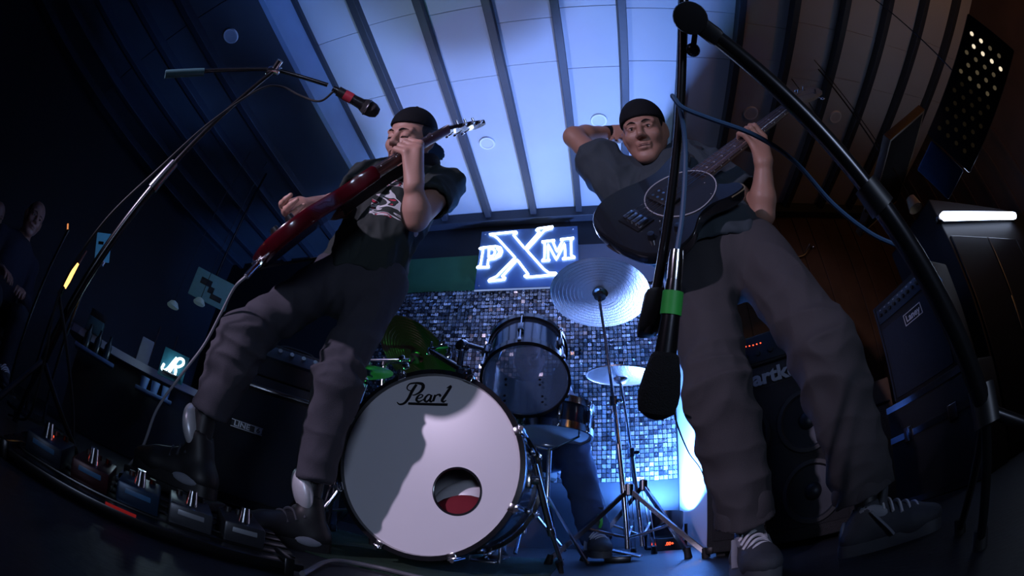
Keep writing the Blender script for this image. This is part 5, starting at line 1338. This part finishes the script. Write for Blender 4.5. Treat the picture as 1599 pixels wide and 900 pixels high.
# things standing on the counter
q = at_h(232, 532, 2.8); q[2] = zc
b = MB(); ax3 = (unit(d), np.cross(Zv, unit(d)), Zv); b.box(q + V(0, 0, .085), (.09, .05, .16), ax3, .006); bx = b.build('carton', mat('carton_grey', (.35, .37, .42), .6, noise=.2)); tag(bx, 'pale grey carton standing on the bar counter', 'box')
for px, lab in ((236, 'thin upright rod on the bar counter behind the carton'), (262, 'thin upright rod on bar counter between carton and JR sign')):
    q2 = at_h(px, 555 if px < 250 else 575, 2.9); q2[2] = zc; t = thing('thin_rod', lab, 'rod', q2)
    b = MB(); b.cyl(q2, q2 + V(0, 0, .30), .005, n=8); b.build('shaft', MATS['dark_chrome'], t); b = MB(); b.lathe([(.0, 0), (.03, 0), (.03, .008), (.006, .012)], q2, Zv, 14); b.build('foot', MATS['black_metal'], t)
q = at_h(152, 500, 2.75); q[2] = zc
t = thing('card_reader', 'small teal-lit box with grille on the bar counter end', 'box', q)
b = MB(); b.box(q + V(0, 0, .05), (.12, .07, .09), ax3, .006); b.build('case', mat('case_teal', (.06, .14, .16), .4, noise=.2), t)
b = MB(); b.box(q + V(0, 0, .12) , (.12, .02, .05), ax3, .003); b.build('screen', MATS['black_plastic'], t)
# back shelf unit with dark boxes behind the counter
q = at_h(330, 452, 3.25)
WP = thing('wall_panel_sign', 'teal lit panel with dark square shapes on the left wall', 'sign', q)
N = unit(CAM - q); N = unit(V(N[0], N[1], -.25)); X = unit(np.cross(Zv, N)); U = np.cross(N, X)
b = MB(); b.box(q, (.34, .22, .03), (X, U, N), .006); b.build('panel', mat('panel_teal', (.1, .2, .24), .5, noise=.25, emit=(.1, .3, .36), estr=.05), WP)
for dx, dy, sw, sh in ((-.06, .03, .10, .05), (.0, -.01, .05, .05), (.06, -.05, .1, .04)):
    b = MB(); b.box(q + X * dx + U * dy + N * .016, (sw, sh, .006), (X, U, N), .002); b.build('dark_shape', MATS['black_plastic'], WP)
b = MB(); b.cyl(q - N * .01, V(q[0], q[1], ZL), .01, n=8); b.build('hanger', MATS['black_metal'], WP)
for px, py, lab in ((270, 478, 'small round pale lamp left of the teal panel'), (311, 473, 'small round pale lamp just below teal panel')):
    q = at_h(px, py, 3.1); t = thing('pendant_lamp', lab, 'lamp', q)
    b = MB(); b.lathe([(.0, -.012), (.045, -.01), (.05, 0), (.03, .03), (.008, .04)], q, (0, 0, 1), 20); b.build('shade', mat('pale_shade', (.4, .5, .52), .5, noise=.1, emit=(.3, .5, .5), estr=.06), t)
    b = MB(); b.cyl(q + V(0, 0, .035), V(q[0], q[1], ZL), .003, n=6); b.build('cord', MATS['black_rubber'], t)
# amber lamp and blue tablet on stands
q0, q1 = at_h(100, 448, 1.95), at_h(122, 412, 1.95)
t = thing('amber_lamp', 'glowing amber stick lamp beside the microphone stand', 'lamp', V(q0[0], q0[1], 0))
b = MB(); b.tube([q0, q0 * .7 + q1 * .3, q1], [.013, .014, .006], 12); b.build('glow_tube', emat('amber_glow', (1, .5, .14), 2.4), t)
b = MB(); b.cyl(q1, q1 + unit(q1 - q0) * .07, .008, .005, 10); b.build('tip', mat('amber_tip', (.3, .08, .04), .5, noise=.2), t)
b = MB(); b.tube([V(q0[0], q0[1], 0), V(q0[0], q0[1], q0[2] - .03), q0], .008, 8); b.lathe([(0, 0), (.1, 0), (.1, .012), (.02, .02)], V(q0[0], q0[1], 0), Zv, 20); b.build('stand', MATS['black_metal'], t)
q = at_h(161, 387, 2.1); N = unit(CAM - q); X = unit(np.cross(Zv, N)); U = np.cross(N, X); c_, s2 = math.cos(.45), math.sin(.45); X, U = X * c_ + U * s2, U * c_ - X * s2
t = thing('tablet_stand', 'blue lit tablet clipped on a stand beside the amber lamp', 'tablet', V(q[0], q[1], 0))
b = MB(); b.box(q, (.085, .13, .012), (X, U, N), .004); tb = b.build('tablet', mat('tablet_blue', (.05, .2, .4), .4, noise=.6, nscale=25, emit=(.03, .14, .32), estr=.35), t)
for dx, dy in ((-.015, .02), (.018, -.005), (-.01, -.035)):
    b = MB(); b.box(q + X * dx + U * dy + N * .0065, (.03, .014, .002), (X, U, N)); b.build('screen_patch', MATS['black_plastic'], tb, False)
b = MB(); b.cyl(V(q[0], q[1], .01), q - N * .012, .008, n=8); b.lathe([(0, 0), (.12, 0), (.12, .012), (.02, .02)], V(q[0], q[1], 0), Zv, 20); b.box(q - U * .07, (.03, .03, .03), None, .006); b.build('stand', MATS['dark_chrome'], t)
q = at_h(106, 350, 2.6); b = MB(); b.cyl(q, q + V(.02, .02, -.04), .006, n=8); t = thing('ember_light', 'tiny orange indicator light near the spectators', 'lamp', V(q[0], q[1], 0)); b.build('glow', emat('ember', (1, .35, .12), .7), t)
b = MB(); b.cyl(V(q[0] + .02, q[1] + .02, 0), q + V(.02, .02, -.03), .01, n=8); b.lathe([(0, 0), (.1, 0), (.1, .012), (.02, .02)], V(q[0] + .02, q[1] + .02, 0), Zv, 16); b.build('post', MATS['black_metal'], t)

# seated spectators in the dark
mat('dark_cloth', (.03, .035, .06), .9, noise=.3); mat('dark_jeans', (.02, .025, .04), .9, noise=.3)
def spectator(lab, hp, face):
    f = unit(V(face[0], face[1], 0)); X = np.cross(Zv, f) * -1; H0 = np.array(hp); z0 = H0[2]
    P = lambda l, fw, u: V(H0[0], H0[1], z0) + X * l + f * fw + Zv * u
    T = thing('person', lab, 'person', V(H0[0], H0[1], 0)); Hf = (H0, np.cross(Zv, f), f, Zv)
    nk, sR, sL, hR, hL = P(0, -.03, -.17), P(.17, -.04, -.24), P(-.17, -.04, -.24), P(.09, -.02, -.62), P(-.09, -.02, -.62)
    eR, eL, wR, wL = P(.22, .05, -.48), P(-.22, .05, -.48), P(.1, .26, -.44), P(-.1, .26, -.46)
    kR, kL = P(.12, .38, -.6), P(-.12, .38, -.6); aR, aL = V(*P(.12, .36, 0)[:2], .1), V(*P(-.12, .36, 0)[:2], .1)
    fd = Field(*box_of([H0, sR, sL, eR, eL, wR, wL, hR, hL], .18), .006)
    fd.ell((nk + hR * .5 + hL * .5) / 2, (.12, .12, .2), None, .03); add_head(fd, Hf); fd.cone(H0 - Zv * .06 - f * .02, nk, .05, .058, .03)
    fd.cone(nk, sR, .05, .05, .04); fd.cone(nk, sL, .05, .05, .04); arm(fd, sR, eR, wR); arm(fd, sL, eL, wL)
    for w_, s in ((wR, 1), (wL, -1)): loose_hand(fd, w_, f + X * -.4 * s, X * s, -Zv, (.3, .8, 1.2), 1.0, -1)
    field_obj(fd, 'body', 'skin_a', T); face_details(T, Hf); add_hair(T, Hf, 1.0, -.02)
    fd = Field(*box_of([nk, sR, sL, eR, eL, wR, wL, hR, hL], .15), .008)
    torso_shirt(fd, nk, sR, sL, hR, hL, f, 1.0, .05, .012)
    for s, e, w_ in ((sR, eR, wR), (sL, eL, wL)): fd.cone(s, e, .062, .054, .03); fd.cone(e, e + (w_ - e) * .85, .052, .043, .02, flat=True)
    fd.cone(nk + V(0, 0, .03), H0, .06, .07, .01, sub=True)
    field_obj(fd, 'jacket', 'dark_cloth', T, None, 2)
    fd = Field(*box_of([hR, hL, kR, kL, aR, aL], .13), .008)
    fd.ell((hR + hL) / 2, (.16, .14, .1), None, .03); leg_cloth(fd, hR, kR, aR, (.088, .07, .06)); leg_cloth(fd, hL, kL, aL, (.088, .07, .06))
    field_obj(fd, 'jeans', 'dark_jeans', T, None, 2); shoe(T, aR, f, 0, 'low'); shoe(T, aL, f, 0, 'low')
    so = P(0, -.02, 0); zs = z0 - .72
    S = thing('bar_stool', lab.replace('spectator', 'low black stool under the spectator').replace('seated ', ''), 'stool', V(so[0], so[1], 0))
    if zs > .1:
        b = MB(); b.lathe([(0, zs), (.17, zs), (.175, zs - .03), (.16, zs - .05), (0, zs - .05)], V(so[0], so[1], 0), Zv, 24); b.build('seat', MATS['black_rubber'], S)
        for k in range(4):
            a = math.pi / 4 + k * math.pi / 2; b = MB(); b.cyl(V(so[0] + .1 * math.cos(a), so[1] + .1 * math.sin(a), zs - .04), V(so[0] + .16 * math.cos(a), so[1] + .16 * math.sin(a), 0), .012, n=8); b.build('leg', MATS['black_metal'], S)
    return T
spectator('spectator seated beside the bar in dark jacket', at_h(53, 342, 3.1), (.9, .1))
spectator('spectator seated at the edge of the room', at_h(-6, 338, 3.9), (.9, .3))

# ------------------------------------------------------------------ microphone stands and cables
def mic(T, tail, tip, r=.024, ball=True, body='black_metal', name='microphone'):
    d = unit(tip - tail); L = np.linalg.norm(tip - tail)
    b = MB(); b.lathe([(0, 0), (.010, 0), (.0115, .01), (r * .72, L * .62), (r * .85, L * .66)], tail, d, 18); M_ = b.build(name, MATS[body], T)
    b = MB(); b.lathe([(r * .85, L * .66), (r, L * .72), (r * 1.02, L * .78), (r * .95, L * .88), (r * .6, L * .98), (0, L)], tail, d, 20); b.build('grille_ball', mat('mic_mesh', (.05, .05, .055), .5, metal=.6, bump=1., bscale=900, noise=.3), M_)
    b = MB(); b.torus(tail + d * L * .75, d, r * 1.02, .003, 24, 6); b.build('ring', MATS['dark_chrome'], M_)
    return M_
# guitarist's vocal microphone
PA, PBm, PF = at_h(425, 113, 1.02), at_h(262, 228, 1.0), None
foot = V(*at_h(82, 520, 1.32)[:2], 0)
MS = thing('microphone_stand', 'black boom microphone stand in front of the guitarist', 'microphone stand', foot)
low = foot + V(0, 0, .22)
# pole leans as in the photograph: lower thick tube, upper thin tube
b = MB(); mid = low + (PA - low) * .56; b.tube([low - V(0, 0, .0), mid], .0135, 12); b.build('lower_tube', MATS['black_metal'], MS)
b = MB(); b.tube([mid - (PA - low) * .02, PA], .008, 12); b.build('upper_tube', MATS['black_metal'], MS)
b = MB(); b.tube([mid - unit(PA - low) * .05, mid + unit(PA - low) * .05], [.018, .015], 14); b.build('clutch', MATS['dark_chrome'], MS)
for k in range(3):
    a = math.radians(60 + 120 * k); e = foot + V(.2 * math.cos(a), .2 * math.sin(a), .012); b = MB(); b.tube([low, e], .009, 8); lg_ = b.build('leg', MATS['black_metal'], MS)
    b = MB(); b.cyl(e - V(0, 0, .012), e + V(0, 0, .02), .014, n=10); b.build('rubber_foot', MATS['black_rubber'], lg_)
K0, K1 = at_h(258, 116, 1.12), at_h(512, 133, .94)
b = MB(); b.tube([K0, PA + V(0, 0, .02), K1], .007, 10); b.build('boom', MATS['black_metal'], MS)
b = MB(); b.tube([K0, K0 + (PA - K0) * .35], .014, 12); b.build('counterweight', mat('weight_teal', (.05, .12, .14), .4, noise=.2), MS)
b = MB(); c = PA + V(0, 0, .01); b.box(c, (.05, .03, .03), (unit(K1 - K0), np.cross(Zv, unit(K1 - K0)), Zv), .008); b.cyl(c, c + V(.03, -.02, .02), .012, n=10); b.build('boom_clamp', MATS['chrome'], MS)
tl, tp = at_h(520, 138, .93), at_h(581, 172, .93)
tp = tl + unit(tp - tl) * .18
VM = thing('vocal_microphone', 'black vocal microphone with red tape before the guitarist', 'microphone', tl)
mic(VM, tl, tp, .026)
d_ = unit(tp - tl)
b = MB(); b.tube([tl + d_ * .045, tl + d_ * .075], .0185, 14); b.build('tape_band', mat('tape_red', (.5, .03, .06), .5, noise=.2), VM, label='red tape')
b = MB(); b.tube([tl + d_ * .02 - Zv * .0, tl + d_ * .10], .017, 12); b.build('clip', MATS['black_plastic'], VM)
b = MB(); b.tube(curve_pts([tl + d_ * .01, at_h(500, 158, .95), at_h(470, 150, .98), at_h(438, 135, 1.0), at_h(405, 140, 1.0), at_h(330, 190, 1.0), at_h(250, 262, .99), at_h(160, 350, 1.08), at_h(95, 452, 1.2), at_h(70, 560, 1.25), at_h(45, 650, 1.3), V(-1.45, .3, .012)], 8), .0038, 8)
tag(b.build('vocal_cable', MATS['black_rubber']), 'black cable winding down the guitarist\'s microphone stand', 'cable')
b = MB(); b.tube(curve_pts([at_h(92, 455, 1.22), at_h(104, 540, 1.25), at_h(114, 640, 1.3), V(*at_h(118, 690, 1.3)[:2], .012)], 8), .006, 8); tag(b.build('hanging_cable', MATS['black_rubber']), 'black cable hanging straight beside the microphone stand', 'cable')

# near stand at the right with the downward microphone
R_ = lambda x, y, D: CAM + ray(x, y) * D
CT = R_(1078, 28, .60)
pl = R_(1538, 640, .62)
foot = V(pl[0] + .05, pl[1] - .01, 0)
NS = thing('boom_stand', 'black boom stand with thick pole holding the downward microphone', 'microphone stand', foot)
hub = CT + (pl - CT) * 1.0
b = MB(); b.tube([CT + (pl - CT) * .03, CT + (pl - CT) * .62], .0115, 16); b.build('upper_tube', MATS['black_metal'], NS)
b = MB(); b.tube([CT + (pl - CT) * .5, hub], .0145, 16); b.build('lower_tube', MATS['black_metal'], NS)
b = MB(); b.tube([CT + (pl - CT) * .475, CT + (pl - CT) * .53], [.017, .019], 16); b.build('clutch', MATS['black_plastic'], NS)
b = MB(); b.tube([hub - V(0, 0, .02), hub + V(0, 0, .03)], .022, 14); b.build('leg_hub', MATS['black_plastic'], NS)
for e in (V(*R_(1532, 800, .75)[:2], .012), V(hub[0] + .3, hub[1] - .12, .012), V(hub[0] + .22, hub[1] + .26, .012)):
    b = MB(); b.tube([hub, e], .009, 10); lg_ = b.build('leg', MATS['black_metal'], NS); b = MB(); b.cyl(e - V(0, 0, .012), e + V(0, 0, .02), .014, n=10); b.build('rubber_foot', MATS['black_rubber'], lg_)
b = MB(); b.lathe([(.0, -.03), (.022, -.028), (.024, 0), (.022, .028), (0, .03)], CT, unit(CT - CAM), 20); b.box(CT + (pl - CT) * .035, (.06, .03, .03), (unit(pl - CT), np.cross(unit(pl - CT), unit(CT - CAM)), unit(CT - CAM)), .008); b.build('boom_clamp', MATS['black_plastic'], NS)
kn = R_(1082, 78, .60); b = MB(); b.tube([CT, R_(1085, 55, .60), kn], .004, 8); b.ell(kn, (.010, .010, .010)); b.build('clamp_screw', MATS['black_metal'], NS)
bt, bb = R_(1070, -60, .70), R_(1012, 520, .56)
b = MB(); b.tube([bt, CT * .98 + bb * .02 + (R_(1066, 28, .62) - CT), R_(1060, 200, .60), bb], .0065, 12); b.build('boom', MATS['black_metal'], NS)
b = MB(); b.box(R_(1018, 490, .56), (.03, .03, .06), (V(1, 0, 0), V(0, 1, 0), unit(bb - CT)), .008); b.build('lower_clamp', MATS['black_plastic'], NS)
ta, wc = R_(1057, 392, .52), R_(1030, 612, .50)
dm = unit(wc - ta)
DM = thing('downward_microphone', 'large dark microphone with green tape and foam windscreen pointing down', 'microphone', ta)
Lm = np.linalg.norm(wc - ta)
b = MB(); b.lathe([(0, 0), (.0085, 0), (.0095, .012), (.0095, .04)], ta, dm, 16); b.build('plug', MATS['chrome'], DM)
b = MB(); b.lathe([(.0095, .035), (.0105, .045), (.0115, Lm * .5), (.0135, Lm * .78), (.010, Lm * .8)], ta, dm, 18); b.build('body', MATS['black_metal'], DM)
b = MB(); b.lathe([(.0122, 0), (.0126, .0), (.0128, .027), (.0122, .027)], ta + dm * Lm * .30, dm, 20); b.build('tape_band', mat('tape_green', (.05, .55, .08), .5, noise=.3), DM, label='bright green tape')
b = MB(); b.lathe([(.012, Lm * .72), (.0165, Lm * .75), (.0215, Lm * .87), (.0245, Lm), (.024, Lm + .012), (.021, Lm + .024), (.01, Lm + .031), (0, Lm + .033)], ta, dm, 24); b.build('windscreen', mat('foam_black', (.012, .012, .014), .95, bump=1., bscale=700, noise=.4), DM)
b = MB(); b.tube(curve_pts([ta, R_(1066, 330, .54), R_(1070, 230, .57), R_(1062, 170, .58), R_(1050, 150, .58), R_(1066, 168, .57), R_(1110, 186, .57), R_(1180, 212, .57), R_(1240, 252, .57), R_(1300, 318, .58), R_(1360, 365, .6), R_(1420, 394, .62), R_(1470, 440, .64)], 8), .0034, 8)
tag(b.build('blue_cable', mat('cable_blue', (.05, .12, .25), .45, noise=.2)), 'blue cable slung between the boom and the thick pole', 'cable')
b = MB(); b.tube(curve_pts([R_(1050, 625, 1.0), R_(1058, 665, 1.3), R_(1076, 708, 1.7), R_(1098, 742, 2.0), V(.555, 2.0, .16), V(.56, 1.95, .012)], 6), .0028, 6); tag(b.build('thin_cable', MATS['black_rubber']), 'thin black cable hanging in front of the white partition', 'cable')

# ------------------------------------------------------------------ pedals on the floor at the left
A_, B_ = V(-.83, .17, 0), V(-.50, .65, 0); t_ = unit(B_ - A_); o2 = V(-t_[1], t_[0], 0)
PBD = thing('pedalboard', 'black pedalboard on the floor in front of the guitarist', 'pedalboard', (A_ + B_) / 2 + o2 * .14)
L = np.linalg.norm(B_ - A_); Ax = (t_, o2, Zv)
for k in range(5):
    b = MB(); b.box((A_ + B_) / 2 + o2 * (.03 + k * .055) + V(0, 0, .02 + k * .006), (L + .06, .042, .016), (t_, unit(o2 + Zv * .1), unit(Zv - o2 * .1)), .003); b.build('rail', MATS['black_metal'], PBD)
for s in (0, 1):
    b = MB(); b.box(A_ + t_ * (L * s) + o2 * .14 + V(0, 0, .018), (.02, .27, .036), Ax, .003); b.build('end_rail', MATS['black_metal'], PBD)
for i, (u_, w_, col, lab) in enumerate([(.07, .09, (.025, .035, .06), 'dark blue effects pedal with red light on the pedalboard end'), (.18, .085, (.06, .015, .02), 'dark red effects pedal on the pedalboard'), (.285, .09, (.02, .05, .10), 'blue effects pedal between the red and grey pedals'), (.395, .09, (.08, .085, .1), 'grey effects pedal with silver switches on pedalboard'), (.505, .085, (.05, .05, .06), 'black effects pedal at the drum end of pedalboard')]):
    c = A_ + t_ * u_ + o2 * .13 + V(0, 0, .056); t = thing('effects_pedal', lab, 'effects pedal', c - V(0, 0, .02), 'pedals on the pedalboard')
    b = MB(); b.box(c, (w_, .125, .045), (t_, unit(o2 + Zv * .1), unit(Zv - o2 * .1)), .006); b.build('case', mat('pedal_%d' % i, col, .35, noise=.25, metal=.3), t)
    n_ = unit(Zv - o2 * .1)
    b = MB(); b.lathe([(0, .03), (.009, .03), (.010, .022), (.013, .0)], c - o2 * .035 + n_ * .02, n_, 12); b.build('footswitch', MATS['chrome'], t)
    for s in (-1, 0, 1):
        b = MB(); b.lathe([(0, .014), (.007, .014), (.008, 0)], c + o2 * .035 + t_ * s * .024 + n_ * .022, n_, 10); b.build('knob', MATS['black_plastic'], t)
    b = MB(); b.ell(c + n_ * .024, (.0035, .0035, .003), None, 8, 6); b.build('led', MATS['red_led'] if i in (0, 1, 2) else MATS['led_off'], t)
    b = MB(); b.box(c - o2 * .062 + V(0, 0, .004), (w_ * .6, .003, .014), Ax, .001); b.build('label_strip', MATS['silver_print'] if i > 2 else mat('strip_blue', (.06, .2, .4), .4, noise=.2), t)
# red LED strip along the board's front rail
b = MB(); b.box(A_ + t_ * .26 - o2 * .004 + V(0, 0, .03), (.06, .005, .005), Ax); b.build('led_strip', emat('strip_red', (1, .05, .06), .12), PBD, False)
# foot wedge under the guitarist's right foot, and a floor cable
an = G['anR']; fdn = unit(V(-.75, -.35, 0)); w0 = V(an[0], an[1], 0) + fdn * .06
WD = thing('expression_pedal', 'black expression pedal under the guitarist\'s raised shoe', 'pedal', w0)
b = MB(); b.box(w0 + V(0, 0, .022), (.32, .13, .044), (fdn, np.cross(Zv, fdn), Zv), .008); b.build('base', MATS['black_metal'], WD)
b = MB(); b.box(w0 + V(0, 0, .061), (.30, .11, .026), (fdn, np.cross(Zv, fdn), Zv), .006); b.build('treadle', MATS['black_rubber'], WD)
b = MB(); b.tube(curve_pts([V(-.48, .66, .012), V(-.58, .92, .012), V(-.5, 1.0, .012), V(-.35, .98, .012), V(-.2, 1.05, .012), V(.05, 1.0, .012), V(.2, 1.15, .012)], 8), .006, 8); tag(b.build('floor_cable', mat('cable_grey', (.12, .12, .14), .5, noise=.2)), 'grey cable lying across the stage floor', 'cable')
